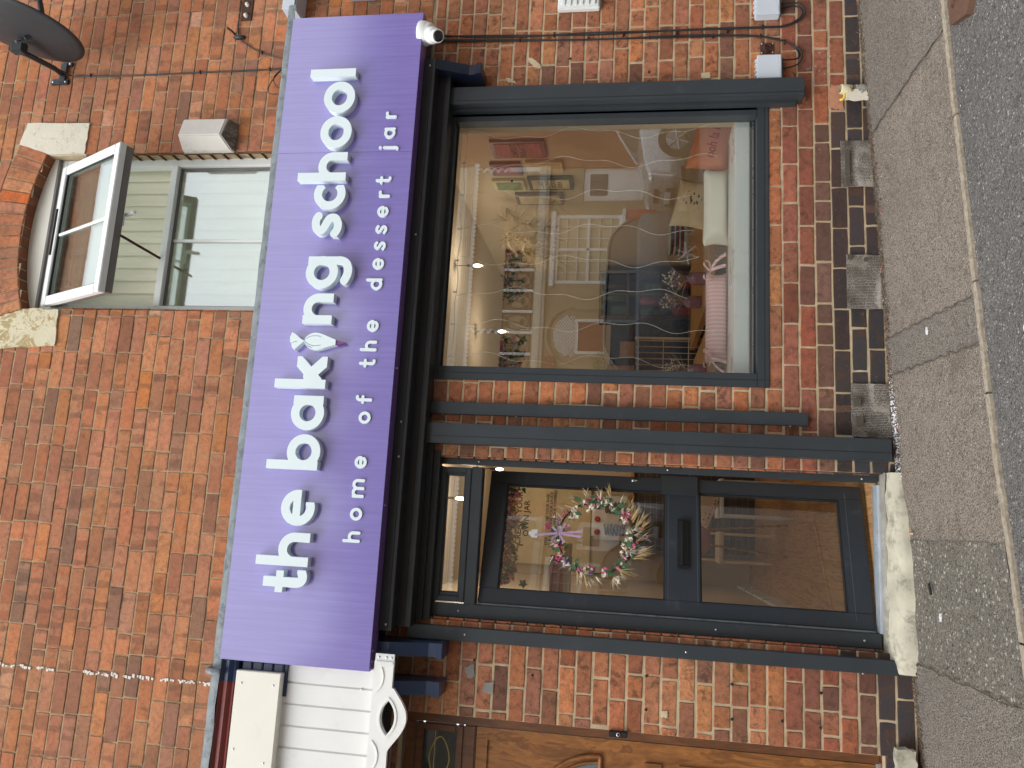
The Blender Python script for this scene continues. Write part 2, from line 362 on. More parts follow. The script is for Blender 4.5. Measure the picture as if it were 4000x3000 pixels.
# ------------------------------------------------------------------ bricks
CH = .0836; ZL = .396                     # course height, and the bed joint above the blue bricks
def rect_minus(rects, holes):
    for hx0, hx1, hz0, hz1 in holes:
        out = []
        for x0, x1, z0, z1 in rects:
            if hx0 >= x1 or hx1 <= x0 or hz0 >= z1 or hz1 <= z0: out.append((x0, x1, z0, z1)); continue
            if hx0 > x0: out.append((x0, hx0, z0, z1))
            if hx1 < x1: out.append((hx1, x1, z0, z1))
            a, b = max(x0, hx0), min(x1, hx1)
            if hz0 > z0: out.append((a, b, z0, hz0))
            if hz1 < z1: out.append((a, b, hz1, z1))
        rects = out
    return rects
def one_brick(mb, x0, x1, z0, z1, col, rnd, u0=0, u1=1, depth=.009, jit=.0013, clampz=None, rad=.004, yb=0.012, to3=None):
    w_, h_ = x1-x0, z1-z0
    if w_ < .012 or h_ < .012: return
    n = max(1, int(w_/.055)); pts = []
    rad = min(rad, w_*.3, h_*.3)*random.uniform(.5, 1.6)
    def J(): return random.uniform(-jit, jit)
    for i in range(n+1): pts.append((x0+rad+(w_-2*rad)*i/n, z0+J()))
    pts.append((x1-rad*.3, z0+rad*.3)); pts.append((x1+J(), z0+rad)); pts.append((x1+J(), (z0+z1)/2)); pts.append((x1+J(), z1-rad)); pts.append((x1-rad*.3, z1-rad*.3))
    for i in range(n+1): pts.append((x1-rad-(w_-2*rad)*i/n, z1+J()))
    pts.append((x0+rad*.3, z1-rad*.3)); pts.append((x0+J(), z1-rad)); pts.append((x0+J(), (z0+z1)/2)); pts.append((x0+J(), z0+rad)); pts.append((x0+rad*.3, z0+rad*.3))
    if clampz: pts = [(a, max(b, clampz(a))) for a, b in pts]
    cx, cz = (x0+x1)/2, (z0+z1)/2; yf = random.uniform(-.0016, .0016)
    ins = .0028; ring = lambda k, y: [(a+(cx-a)*k/max(.02, w_/2), y, b+(cz-b)*k/max(.02, h_/2)) for a, b in pts]
    vs = ring(ins, yf-.0)+ring(0, yf+.0032)+ring(0, yb)
    if to3: vs = [to3(*p) for p in vs]
    N_ = len(pts)
    fs = [tuple(range(N_))]+[(i+N_, (i+1) % N_+N_, (i+1) % N_, i) for i in range(N_)]+[(i+2*N_, (i+1) % N_+2*N_, (i+1) % N_+N_, i+N_) for i in range(N_)]
    mb.add(vs, fs)
    for k in range(3):
        for a, b in pts:
            mb.c.append(col); mb.uv.append((u0+(a-x0)/.22, (b-z0)/CH, rnd))
def hsvj(c, dv=.1, dh=.005):
    import colorsys
    h, s_, v = colorsys.rgb_to_hsv(*[x/255 for x in c])
    h = (h+random.uniform(-dh, dh)) % 1; s_ = min(1, max(0, s_*random.uniform(.86, 1.04))); v = min(1, v*random.uniform(1-dv, 1+dv))
    return srgb(*[x*255 for x in colorsys.hsv_to_rgb(h, s_, v)])
UP = [((196, 126, 84), 8), ((188, 121, 83), 6), ((180, 115, 82), 4), ((198, 128, 82), 3), ((204, 126, 72), .5), ((166, 113, 85), 2.6), ((150, 110, 88), 1.2), ((206, 150, 116), .7), ((184, 120, 90), 2)]
LO = [((188, 118, 80), 6), ((176, 109, 75), 5), ((194, 125, 82), 3), ((158, 101, 74), 3), ((140, 96, 76), 1.4), ((196, 129, 84), 1.2), ((176, 114, 88), 1.5)]
def pick(t):
    r = random.uniform(0, sum(k for _, k in t))
    for c, k in t:
        r -= k
        if r <= 0: return c
    return t[0][0]
def brick_colour(x, z):
    if z < ZL:
        if (x > -.5 or z < ZL-CH) : return hsvj((50, 57, 63), .14, .02)
        return hsvj((110, 76, 64), .2)
    if z < ZL+CH and -.6 < x < 2.28: return hsvj((62, 60, 62), .2)
    if z < ZL+2*CH and -.1 < x < 2.28: return hsvj((118, 86, 74), .16)
    if z < ZL+4*CH: return hsvj(pick([((160, 92, 70), 4), ((144, 84, 66), 4), ((172, 104, 72), 2), ((126, 80, 68), 1)]), .1)
    if z < 2.72: return hsvj(pick(LO), .09)
    return hsvj(pick(UP), .07)
def wall(name, mat, parent, x0, x1, z0, z1, holes, clampz=None, skip=None, joint=.010, seed=1, vjit=.0013):
    random.seed(seed); mb = MB(); n0 = math.floor((z0-ZL)/CH); n1 = math.ceil((z1-ZL)/CH)
    for n in range(n0, n1):
        za, zb = ZL+n*CH, ZL+(n+1)*CH
        off = (n % 2)*.111+random.choice([0, .2222, .4444, .6666])+random.uniform(-.008, .008)
        low_ = za < .80 and not (ZL+CH < za+.01 < ZL+2*CH)
        if low_: off = (n % 2)*.111+random.uniform(-.01, .01)
        x = x0-1.2+off-.35; i = random.randint(0, 3)
        while x < x1:
            L = .111 if (i % 5 == 4 and not low_) or (za < .8 and not low_ and i % 3 == 1) else .2222; L *= random.uniform(.985, 1.015)
            if x+L > x0:
                col = brick_colour(x+L/2, za+.01); rnd = random.random()
                jx, jz = joint*random.uniform(.6, 1.25)/2, joint*random.uniform(.7, 1.2)/2
                for a, b, c, d in rect_minus([(max(x, x0)+jx, min(x+L, x1)-jx, max(za, z0)+jz, min(zb, z1)-jz)], holes):
                    if skip and skip((a+b)/2, (c+d)/2): continue
                    if clampz and d > 5.1 and d < max(clampz(a), clampz(b), clampz((a+b)/2))+.012: continue
                    one_brick(mb, a, b, c, d, col, rnd, (a-x)/.2222, 1, jit=vjit, clampz=clampz if d > 5.1 else None)
            x += L; i += 1
    return mb.build(name, mat, parent)

# ------------------------------------------------------------------ ground
KY = [(-40, -.9), (2.25, -.935), (1.82, -.925), (1.23, -.946), (.81, -.966), (.32, -.981), (.04, -1.006), (-.31, -1.029), (-1.5, -1.11), (-40, -1.2)]
KX = sorted(KY[1:-1])
def ky(x): return float(np.interp(x, [a for a, _ in KX], [b for _, b in KX]))
def gz(x, y): return gx(x)+.03*max(-1.4, min(0, y))
def sheet(name, mat, xs, ys, fz):
    mb = MB(); vs = [(x, y, fz(x, y)) for y in ys for x in xs]; n = len(xs)
    mb.add(vs, [(j*n+i, j*n+i+1, (j+1)*n+i+1, (j+1)*n+i) for j in range(len(ys)-1) for i in range(n-1)], True)
    return struct(mb.build(name, mat))
xs_far = [-300, -60, -40, -20, -10, -6]+[x*.25-5 for x in range(53)]+[12, 20, 40, 60, 300]
sheet('road', 'road', xs_far, [-300, -60, -30, -14, -10, -8, -6, -4, -3, -2, -1.6, -1.2, -.9, -.7, -.02, .02, .06, 300],
      lambda x, y: gz(x, y)-(.006 if y < -.8 else .03)-(.9 if y > .04 else 0))
xs_p = [-40, -20, -10, -6, -4]+[x*.1-3 for x in range(90)]+[7, 10, 20, 40]
def strip(name, mat, xs, dz, y0=None, y1=None, n=8):
    mb = MB(); m_ = len(xs)
    vs = []
    for j in range(n+1):
        for x in xs:
            a = ky(x) if y0 is None else y0(x); b = .03 if y1 is None else y1(x)
            y = a+(b-a)*j/n; vs.append((x, y, gz(x, y)+dz+.004*math.sin(x*3.1+y*4)*math.sin(x*7.7+1)))
    mb.add(vs, [(j*m_+i, j*m_+i+1, (j+1)*m_+i+1, (j+1)*m_+i) for j in range(n) for i in range(m_-1)], True)
    return struct(mb.build(name, mat))
strip('pavement', 'pave', xs_p, 0.0)
def patch(name, mat, xa, xb, dz=.004, slant=0.0, seed=3):
    random.seed(seed); mb = MB(); n = 14; vs = []
    for j in range(n+1):
        t = j/n
        for i in range(9):
            x = xa+(xb-xa)*i/8+slant*(1-t)+(random.uniform(-.008, .008) if i in (0, 8) else 0)
            y = ky(x)+.002+(-.035-ky(x))*t
            vs.append((x, y, gz(x, y)+dz+.004*math.sin(x*3.1+y*4)*math.sin(x*7.7+1)))
    mb.add(vs, [(j*9+i, j*9+i+1, (j+1)*9+i+1, (j+1)*9+i) for j in range(n) for i in range(8)], True)
    return struct(mb.build(name, mat))
patch('pavement_patch', 'patch', .82, 1.01, slant=-.05)
patch('pavement_patch', 'patch', 2.12, 4.6, seed=5)
patch('pavement_patch', 'chip', -.53, .02, seed=6)
patch('pavement_patch', 'patch', -2.6, -.545, seed=8)
# dark open joints between the asphalt areas
M['joint'] = simple('dirty_joint', srgb(78, 70, 60), .95, var=.4, vs=30, bump=1, grime=(srgb(98, 104, 60), .56, .8), gs=9)
jm = MB()
for xj, sl in ((.82, -.05), (1.01, -.05), (-.537, 0), (2.118, 0)):
    n = 30; a = [];
    for j in range(n+1):
        t = j/n; x = xj+sl*(1-t)+.006*math.sin(j*1.7+xj)+.003*math.sin(j*4.1); y = ky(x)+(-.04-ky(x))*t
        a += [(x-.0015-.0015*abs(math.sin(j)), y, gz(x, y)+.0085+.004*math.sin(x*3.1+y*4)*math.sin(x*7.7+1)), (x+.0015+.0015*abs(math.cos(j*2)), y, gz(x, y)+.0085+.004*math.sin(x*3.1+y*4)*math.sin(x*7.7+1))]
    jm.add(a, [(2*j, 2*j+1, 2*j+3, 2*j+2) for j in range(n)])
struct(jm.build('pavement_joints', 'joint'))
# pale edging stones between footway and road
random.seed(4); kb = MB(); seg = [(-9, -3), (-3, -1.2), (-1.2, -.32), (-.315, .57), (.575, 1.01), (1.015, 1.72), (1.725, 2.5), (2.505, 3.3), (3.305, 4.2), (4.2, 12)]
for a, b in seg:
    n = max(6, int((b-a)/.03)); n = min(n, 60); top = []
    for i in range(n+1):
        x = a+.002+(b-a-.004)*i/n; y = ky(x); top.append((x, y-.034+random.uniform(-.003, .003), y+random.uniform(-.004, .003)))
    vs = []
    for x, ya, yb in top:
        z = gz(x, ya); vs += [(x, ya, z-.03), (x, ya+.003, z+.006), (x, yb-.003, z+.007), (x, yb, z-.03)]
    kb.add(vs, [(4*i+k, 4*i+k+1, 4*i+k+5, 4*i+k+4) for i in range(n) for k in range(3)])
    kb.add(vs[:4], [(0, 1, 2, 3)]); kb.add(vs[-4:], [(3, 2, 1, 0)])
struct(kb.build('kerb', 'kerb'))
# far side of the street
strip('opposite_pavement', 'pave', xs_p, .11, lambda x: -12.2, lambda x: -10.3, 4)
mb = MB(); mb.box(-40, 40, -10.3, -10.16, -1.5, .02)
vs = []
for x in xs_p: vs += [(x, -10.3, gz(x, -9)+.11), (x, -10.17, gz(x, -9)+.11), (x, -10.17, gz(x, -9)-.05)]
mb = MB(); mb.add(vs, [(3*i+k, 3*i+3+k, 3*i+4+k, 3*i+1+k) for i in range(len(xs_p)-1) for k in range(2)]); struct(mb.build('opposite_kerb', 'kerb'))

# grit and rubbish gathered along the foot of the wall
random.seed(11)
def pebble(mb, x, y, z, r):
    bm = bmesh.new(); bmesh.ops.create_icosphere(bm, subdivisions=1, radius=r)
    for v in bm.verts: v.co = Vector((x+v.co.x*random.uniform(.6, 1.3), y+v.co.y*random.uniform(.6, 1.3), z+v.co.z*random.uniform(.4, .8)))
    mb.bm(bm)
M['grit_b'] = simple('brown_grit', srgb(96, 80, 64), .95, var=.4, vs=60)
M['grit_o'] = simple('orange_brick_crumb', srgb(190, 104, 60), .95, var=.3, vs=60)
M['grit_w'] = simple('pale_chips', srgb(206, 202, 192), .9, var=.2, vs=60)
for nm, mt, n, sp in (('grit', 'grit_b', 2600, .028), ('brick_crumbs', 'grit_o', 60, .07), ('pale_chippings', 'grit_w', 90, 1)):
    mb = MB()
    for i in range(n):
        x = random.uniform(-1.6, 3.6)
        if sp == 1: y = random.uniform(-1.4, -.05); 
        else: y = -abs(random.gauss(0, sp))-.012
        if -.52 < x < .36 and y > -.12: continue
        pebble(mb, x, y, gz(x, y)+(.008 if y > ky(x) else .002), random.uniform(.002, .0062) if sp != 1 else random.uniform(.001, .0035))
    tag(mb.build(nm, mt), {'grit': 'fine brown grit lying along the foot of the brick wall', 'brick_crumbs': 'scattered orange crumbs of brick on the pavement by the wall', 'pale_chippings': 'pale stone chips strewn over pavement and road'}[nm], 'debris', kind='stuff')
M['powder'] = simple('white_powder', srgb(222, 224, 228), .95, var=.05, vs=50)
mb = MB()
for i in range(1500):
    x = random.gauss(.56, .13); y = -.012-abs(random.gauss(0, .030)); 
    if .30 < x < .86: pebble(mb, x, y, gz(x, y)+.006, random.uniform(.0012, .0036))
tag(mb.build('white_powder', 'powder'), 'white powdery residue at the foot of the tall grey pilaster', 'powder', kind='stuff')
t = thing('cigarette_end', 'orange tipped cigarette end lying just in front of the doorstep', 'cigarette end', (.05, -.155, gz(.05, -.155)))
mb = MB(); mb.tube([(.055, -.14, gz(.05, -.15)+.012), (.05, -.162, gz(.05, -.15)+.012)], .0045, 8); mb.build('filter', simple('orange_cork_paper', srgb(214, 132, 66), .8, bump=0), t)
mb = MB(); mb.tube([(.05, -.162, gz(.05, -.15)+.012), (.048, -.174, gz(.05, -.15)+.012)], .0042, 8); mb.build('ash_end', 'grit_w', t)
mb = MB(); mb.tube([(-.165, -.33, gz(-.1, -.3)+.014), (-.21, -.35, gz(-.1, -.3)+.014)], .006, 8); tag(mb.build('plastic_stick', 'black'), 'short black plastic stick on the stone chipped pavement', 'litter')
for xx, yy, lb in ((-.30, -.40, 'white chewing gum blot on the chipped pavement left of the step'), (.75, -1.28, 'white blot on the dark road surface'), (.93, -.52, 'small white blot on the newer pavement strip')):
    mb = MB(); pts = [(xx+(.010+random.uniform(-.004, .004))*math.cos(a)*1.4, yy+(.007+random.uniform(-.003, .003))*math.sin(a)) for a in [R(i*30) for i in range(12)]]
    zz = gz(xx, yy)+(.0125 if yy > -.9 else 0); mb.prism(pts, zz-.006, zz, 'xy'); tag(mb.build('gum_blot', 'powder'), lb, 'gum')
# drain cover in the road
t = thing('drain_cover', 'brown cast iron drain cover with chevron ribs beside the pale edging', 'drain cover', (2.3, -1.1, gz(2.3, -1.1)))
mb = MB(); zc = gz(2.28, -1.1)
P = [(2.19, -.995), (2.085, -1.008), (2.03, -1.155), (2.26, -1.34), (2.54, -1.30), (2.60, -1.03), (2.50, -.99)]
mb.prism([(a, b) for a, b in P], zc-.05, zc+.004, 'xy'); mb.build('plate', 'iron', t)
for i in range(8):
    mb = MB()
    for j in range(6):
        x, y = 2.14+i*.058, -1.29+j*.05
        if x+y*.0 > 2.1 and y < -1.03 and not (x < 2.16 and y < -1.22):
            for sgn in (-1, 1):
                mb.add([(x, y, zc+.009), (x+.024*1, y+.02*sgn, zc+.009), (x+.024, y+.02*sgn-.009, zc+.009), (x, y-.009, zc+.009)], [(0, 1, 2, 3)])
    if mb.v: mb.build('rib', 'iron', t)

# ------------------------------------------------------------------ the terrace building
B = thing('terraced_building', 'red brick terraced building with a shopfront below and one white sash window above', 'building', (0.9, 0, .2))
AC = (1.613, 5.167-1.372)  # centre of the segmental arch
RI = 1.463
def arc(x, rad): 
    d = rad*rad-(x-AC[0])**2
    return AC[1]+math.sqrt(d) if d > 0 else -9
DOOR = (-.515, .335, .2, 2.62); WIN = (.768, 2.328, .815, 2.62); NDOOR = (-1.955, -.975, .28, 2.62); UWIN = (1.114, 2.114, 3.4, 5.17)
SPL = (.885, 1.105, 4.905, 5.37); SPR = (2.108, 2.33, 4.905, 5.37)
def cz(x, z=9): return arc(x, RI+.215)+.006 if 1.06 < x < 2.2 else -9
wl = wall('brick_wall', 'brick_low', B, -4.6, 6.2, -.2, 2.72, [DOOR, WIN, NDOOR], seed=21, joint=.011, vjit=.0018)
wu = wall('brick_wall', 'brick_up', B, -4.6, 6.2, 2.729, 7.0, [UWIN, SPL, SPR], clampz=cz, skip=lambda x, z: 1.07 < x < 2.16 and z < arc(x, RI+.215) and z > 5.1, seed=5, joint=.0075)
for nm, mt, r, hs_ in (('mortar', 'mortar_low', (-4.6, 6.2, -.3, 2.7245), [DOOR, WIN, NDOOR]), ('mortar', 'mortar_up', (-4.6, 6.2, 2.7245, 7.0), [UWIN, (1.114, 2.114, 5.16, 5.19), (1.23, 2.0, 5.18, 5.226), (1.40, 1.83, 5.22, 5.252)])):
    mb = MB()
    for x0, x1, z0, z1 in rect_minus([r], hs_):
        nx, nz = max(1, int((x1-x0)/.25)), max(1, int((z1-z0)/.25))
        vs = [(x0+(x1-x0)*i/nx, .0038, z0+(z1-z0)*j/nz) for j in range(nz+1) for i in range(nx+1)]
        mb.add(vs, [(j*(nx+1)+i, j*(nx+1)+i+1, (j+1)*(nx+1)+i+1, (j+1)*(nx+1)+i) for j in range(nz) for i in range(nx)])
    mb.build(nm, mt, B)
# solid wall behind the brick face
mb = MB()
for x0, x1, z0, z1 in rect_minus([(-4.6, 6.2, -.6, 7.0)], [DOOR, WIN, NDOOR, (1.114, 2.114, 3.4, 5.3)]): mb.box(x0, x1, .02, .19, z0, z1)
mb.box(-4.6, 6.2, .19, .21, 3.0, 3.1); mb.build('wall_core', 'mortar_low', B)
# brick reveals (jambs) of shop door, upper window
random.seed(31)
def reveal(x, y0, y1, z0, z1, sgn, mat, dark=None):
    mb = MB()
    for n in range(math.floor((z0-ZL)/CH), math.ceil((z1-ZL)/CH)):
        a, b = max(z0, ZL+n*CH), min(z1, ZL+(n+1)*CH)
        col = dark() if dark else brick_colour(x, a+.01)
        one_brick(mb, y0+.003, y1-.003, a+.005, b-.005, col, random.random(), random.random(), 1, yb=.012, to3=lambda p, q, s_, x=x, sgn=sgn: (x-sgn*q, p, s_))
    mb.build('brick_reveal', mat, B)
    m2 = MB(); m2.add([(x-sgn*.004, y0, z0), (x-sgn*.004, y1, z0), (x-sgn*.004, y1, z1), (x-sgn*.004, y0, z1)], [(0, 1, 2, 3)]); m2.build('mortar', 'mortar_up', B)
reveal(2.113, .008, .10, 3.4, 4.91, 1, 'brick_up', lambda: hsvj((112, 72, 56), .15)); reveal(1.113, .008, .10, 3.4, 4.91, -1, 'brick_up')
reveal(-.514, .008, .06, .27, 2.58, -1, 'brick_low'); reveal(.336, .008, .06, .27, 2.58, 1, 'brick_low')
# arch over the window
random.seed(8); mb = MB(); m2 = MB(); a0 = math.asin((1.106-AC[0])/RI); a1 = math.asin((2.12-AC[0])/RI); nb = 15
da = (a1-a0)/nb
for i in range(nb):
    A = a0+i*da+.0024; Bq = a0+(i+1)*da-.0024; col = hsvj(pick(UP[:6]+[((206, 108, 44), 1.4)]), .1)
    W_ = (Bq-A)*(RI+.1)
    one_brick(mb, 0, W_, 0, .212, col, random.random(), to3=lambda p, q, s_, A=A, W_=W_, Bq=Bq: (AC[0]+math.sin(A+(Bq-A)*p/W_)*(RI+s_), q-.004, AC[1]+math.cos(A+(Bq-A)*p/W_)*(RI+s_)))
    one_brick(m2, 0, W_, 0, .088, hsvj((132, 78, 54), .2), random.random(), to3=lambda p, q, s_, A=A, W_=W_, Bq=Bq: (AC[0]+math.sin(A+(Bq-A)*p/W_)*(RI+q), s_+.004, AC[1]+math.cos(A+(Bq-A)*p/W_)*(RI+q)))
mb.v += []; arch = mb.build('window_arch', 'brick_up', B); m2.build('arch_soffit', 'brick_up', arch)
m3 = MB(); n = 24
vs = []
for i in range(n+1):
    A = a0+(a1-a0)*i/n
    for rr, y in ((RI+.214, .002), (RI+.0035, .002), (RI+.0035, .1)): vs.append((AC[0]+math.sin(A)*rr, y, AC[1]+math.cos(A)*rr))
m3.add(vs, [(3*i+k, 3*i+3+k, 3*i+4+k, 3*i+1+k) for i in range(n) for k in range(2)]); m3.build('mortar', 'mortar_up', arch)
def slab(mb, poly, y0, y1, jit=.004, sub=6, seed=1):
    random.seed(seed); out = []
    for i in range(len(poly)):
        a, b = poly[i], poly[(i+1) % len(poly)]
        for k in range(sub): t = k/sub; out.append((a[0]+(b[0]-a[0])*t+(random.uniform(-jit, jit) if k else 0), a[1]+(b[1]-a[1])*t+(random.uniform(-jit, jit) if k else 0)))
    return mb.prism(out, y0, y1)
mb = slab(MB(), [(2.318, 4.905), (2.114, 4.908), (2.116, 5.165), (2.183, 5.372), (2.328, 5.34)], -.008, .1, seed=3); lab(mb.build('springer_stone', 'stonepaint', B), 'smooth cream painted springer stone at the right end of the window arch')
mb = slab(MB(), [(.885, 4.90), (1.108, 4.912), (1.112, 5.10), (1.09, 5.20), (1.03, 5.36), (.86, 5.33)], -.010, .1, .006, seed=4); lab(mb.build('springer_stone', flake_mat('yellowed_flaking_paint', srgb(214, 206, 176), srgb(172, 152, 104), .5), B), 'peeling yellowed springer stone at the left end of the window arch')

# ---- upper window: frame, transom, open top sash
Wt = MB(); Wt.frame(1.116, 2.113, 3.52, 5.14, .050, .085, .15, bev=.003); Wt.box(1.16, 2.07, .080, .15, 4.318, 4.362, .003)
uw = lab(Wt.build('upper_window', 'upvc', B), 'white plastic window frame under the brick arch')
g = MB(); g.box(1.166, 2.063, .128, .134, 3.57, 4.318); lab(g.build('pane', 'glass_up', uw), 'fixed lower pane')
g = MB(); g.box(1.581, 1.599, .118, .127, 3.57, 4.318, .002); g.build('glazing_bar', 'upvc', uw)
g = MB(); g.frame(1.166, 2.063, 3.57, 4.318, .010, .112, .128, bev=0); g.build('gasket', 'greyedge', uw)
g = MB(); pts = [(1.116, 5.141), (2.112, 5.141)]+[(AC[0]+math.sin(a1+(a0-a1)*i/20)*(RI-.002), AC[1]+math.cos(a1+(a0-a1)*i/20)*(RI-.002)) for i in range(21)]
g.prism(pts, .070, .10); lab(g.build('infill_panel', 'stonepaint' if 0 else 'cream_box', uw), 'cream infill panel between arch and frame')
g = MB(); g.tube([(AC[0]+math.sin(a1+(a0-a1)*i/20)*(RI-.006), .084, AC[1]+math.cos(a1+(a0-a1)*i/20)*(RI-.006)) for i in range(21)], .004, 6); g.build('sealant_bead', 'lead', uw)
g = MB(); g.box(1.116, 2.113, .068, .088, 5.124, 5.142, .002); g.build('head_drip', 'greyedge', uw)
# sash, hinged along its top edge and swung outwards
SW, SH = .90, .705
sm = MB(); sm.frame(0, SW, -SH, 0, .056, -.022, .018, bev=.004)
sash = lab(sm.build('open_sash', 'upvc', uw, local=True), 'top hung white sash standing open')
sash.location = Vector((1.140, .055, 5.066))-B.location; sash.rotation_euler = (R(-27.5), 0, 0)
sm = MB(); sm.frame(.006, SW-.006, -SH+.006, -.006, .048, .018, .062, bev=.002); sm.build('sash_edge', 'greyedge', sash, local=True) if 0 else None
sm2 = MB(); sm2.frame(.008, SW-.008, -SH+.004, -.006, .03, .019, .06, bev=.002); o_ = sm2.build('sash_edge', 'greyedge', uw, local=True); o_.location = sash.location; o_.rotation_euler = sash.rotation_euler
for nm, mt, fn in (('pane', 'glass_up', lambda q: q.box(.05, SW-.05, .0, .006, -SH+.05, -.05)), ('glazing_bar', 'upvc', lambda q: q.box(SW/2-.009, SW/2+.009, -.008, -.001, -SH+.056, -.056, .002)),
                   ('gasket', 'gasket', lambda q: q.frame(.056, SW-.056, -SH+.056, -.056, .006, -.012, 0, bev=0)), ('trickle_vent', 'gasket', lambda q: q.box(.32, .62, -.030, -.0225, -.034, -.020, .002)),
                   ('handle', 'white', lambda q: q.box(.42, .50, .062, .078, -SH+.02, -SH+.045, .004).box(.485, .505, .075, .10, -SH-.06, -SH+.04, .005))):
    q = MB(); fn(q); o_ = q.build(nm, mt, uw, local=True); o_.location = sash.location; o_.rotation_euler = sash.rotation_euler
g = MB(); g.tube([(1.486, -.24, 4.40), (1.463, .09, 4.356)], .008, 6); lab(g.build('stay_rod', 'rust', uw), 'brown rod holding the sash open')
# blind behind the window and the dim room beyond
M['blind'] = simple('ivory_blind_fabric', srgb(242, 238, 216), .8, var=.05, vs=12, bump=.5, bs=40, stretch=(3, 1, .4))
t = thing('vertical_blind', 'ivory vertical blind closed behind the upper window', 'blind', (1.6, .3, 3.5))
for i in range(15):
    x = 1.02+i*.082; mb = MB(); mb.add([(x, .170, 3.45), (x+.088, .185, 3.45), (x+.088, .185, 5.2), (x, .170, 5.2), (x, .171, 3.45), (x+.088, .186, 3.45), (x+.088, .186, 5.2), (x, .171, 5.2)], [(0, 1, 2, 3), (7, 6, 5, 4), (0, 3, 7, 4), (1, 5, 6, 2)]); mb.build('slat', 'blind', t)
M['room'] = simple('cream_room_paint', srgb(214, 200, 176), .8, var=.04, vs=3, bump=.1)
mb = MB(); mb.box(.6, 2.6, 2.4, 2.45, 3.2, 5.6); mb.box(.55, .6, .2, 2.4, 3.2, 5.6); mb.box(2.6, 2.65, .2, 2.4, 3.2, 5.6); mb.box(.6, 2.6, .2, 2.4, 5.6, 5.65); mb.box(.6, 2.6, .2, 2.4, 3.15, 3.2)
struct(mb.build('upper_room_walls', 'room'))
# ---- dark metal shopfront trim
def pil(x0, x1, z0, z1, yp, groove=None, label=None):
    mb = MB(); mb.box(x0, x1, -yp, .002, z0, z1, .0025); o = mb.build('pilaster_casing', 'dark', B)
    if label: lab(o, label)
    if groove:
        q = MB(); q.box(groove-.0012, groove+.0012, -yp-.0012, -yp+.001, z0+.002, z1); q.build('panel_seam', 'groove', o)
    return o
pr = pil(2.330, 2.438, .626, 2.568, .090, 2.352, 'dark grey pilaster casing right of the shop window')
q = MB(); q.box(2.312, 2.3305, -.045, .004, .66, 2.568, .002); q.build('return_strip', 'dark', pr)
q = MB(); q.box(2.338, 2.354, -.05, 0, .612, .626); q.build('timber_packer', 'oak', pr)
pm = pil(.392, .500, .238, 2.568, .080, .431, 'tall dark grey pilaster casing between window and door')
pn = pil(.556, .622, .616, 2.568, .034, None, 'narrow dark grey cover strip left of the window')
pl = pil(-.608, -.540, .220, 2.60, .042, None, 'dark grey cover strip left of the door')
def screws(parent, pts, r=.0055, ax=(0, -1, 0)):
    for p in pts: o = MB().lathe([(0, .004), (r*.6, .0038), (r, .0015), (r, 0)], p, ax, 10).build('screw', 'steel', parent)
    return o
screws(pm, [(.502, -.03, .72), (.502, -.03, .42)], .006, (1, 0, 0)); screws(pn, [(.555, -.017, .70), (.555, -.017, 2.5), (.555, -.017, 2.1)], .005, (-1, 0, 0)); screws(pl, [(-.574, -.042, 2.30), (-.61, -.02, .38), (-.574, -.042, 1.2)])
# fascia beams under the sign
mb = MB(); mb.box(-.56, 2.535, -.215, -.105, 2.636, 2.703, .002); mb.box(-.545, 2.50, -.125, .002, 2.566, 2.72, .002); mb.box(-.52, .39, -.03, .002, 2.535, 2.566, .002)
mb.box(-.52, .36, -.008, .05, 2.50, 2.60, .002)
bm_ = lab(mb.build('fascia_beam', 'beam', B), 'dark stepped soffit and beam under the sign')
q = MB(); q.box(-.55, 2.50, -.127, -.124, 2.598, 2.600); q.box(-.55, 2.50, -.218, -.2155, 2.655, 2.657); q.build('panel_seam', 'groove', bm_)
screws(bm_, [(2.50, -.215, 2.668), (1.50, -.215, 2.672), (.48, -.215, 2.670), (.30, -.215, 2.668), (-.53, -.215, 2.665), (.75, -.27, 2.700)], .006)
# timber cornice box that carries sign and lead flashing
mb = MB(); mb.box(-.9, 2.84, -.20, .0, 2.73, 3.45, .004); mb.build('cornice_box', 'navy_dark', B)
random.seed(9); mb = MB(); n = 120; vs = []
for i in range(n+1):
    x = -2.6+(2.86+2.6)*i/n; w_ = .002*math.sin(i*.9)+random.uniform(-.0012, .0012)
    vs += [(x, 0.0, 3.60), (x, -.02, 3.585+w_), (x, -.286+w_*.6, 3.515+w_), (x, -.299+w_*.4, 3.500+w_), (x, -.298, 3.466+w_*1.5)]
mb.add(vs, [(5*i+k, 5*i+k+1, 5*i+k+6, 5*i+k+5) for i in range(n) for k in range(4)], True)
fl = lab(mb.build('lead_flashing', 'lead', B), 'grey lead flashing along the top of the cornice')
q = MB(); q.tube([(-.80, -.318, 3.455), (-.80, -.33, 3.485), (-.80, -.31, 3.52), (-.80, -.1, 3.575)], .016, 8)
pass; q.build('lead_clip', 'lead', fl)

# ---- the big shop window
Fm = MB(); Fm.frame(.750, 2.344, .797, 2.58, .074, -.006, .075, tb=.062, tt=.03, bev=.003)
Fm.box(2.296, 2.33, -.006, .075, .86, 2.57, .003)
sw = lab(Fm.build('shop_window', 'dark', B), 'large dark grey aluminium shop window')
MB().box(.752, 2.342, -.0075, -.0055, .8215, .8230).build('frame_seam', 'groove', sw); MB().box(.788, .7895, -.0075, -.0055, .797, 2.57).build('frame_seam', 'groove', sw)
q = MB(); q.frame(.824, 2.296, .859, 2.55, .008, .055, .07, bev=0); q.build('gasket', 'gasket', sw)
q = MB(); q.box(.826, 2.294, .062, .068, .861, 2.549); q.build('pane', 'glass', sw)
q = MB(); q.box(.83, 2.294, .070, .082, .861, .872); q.build('spacer_bar', 'steel', sw)
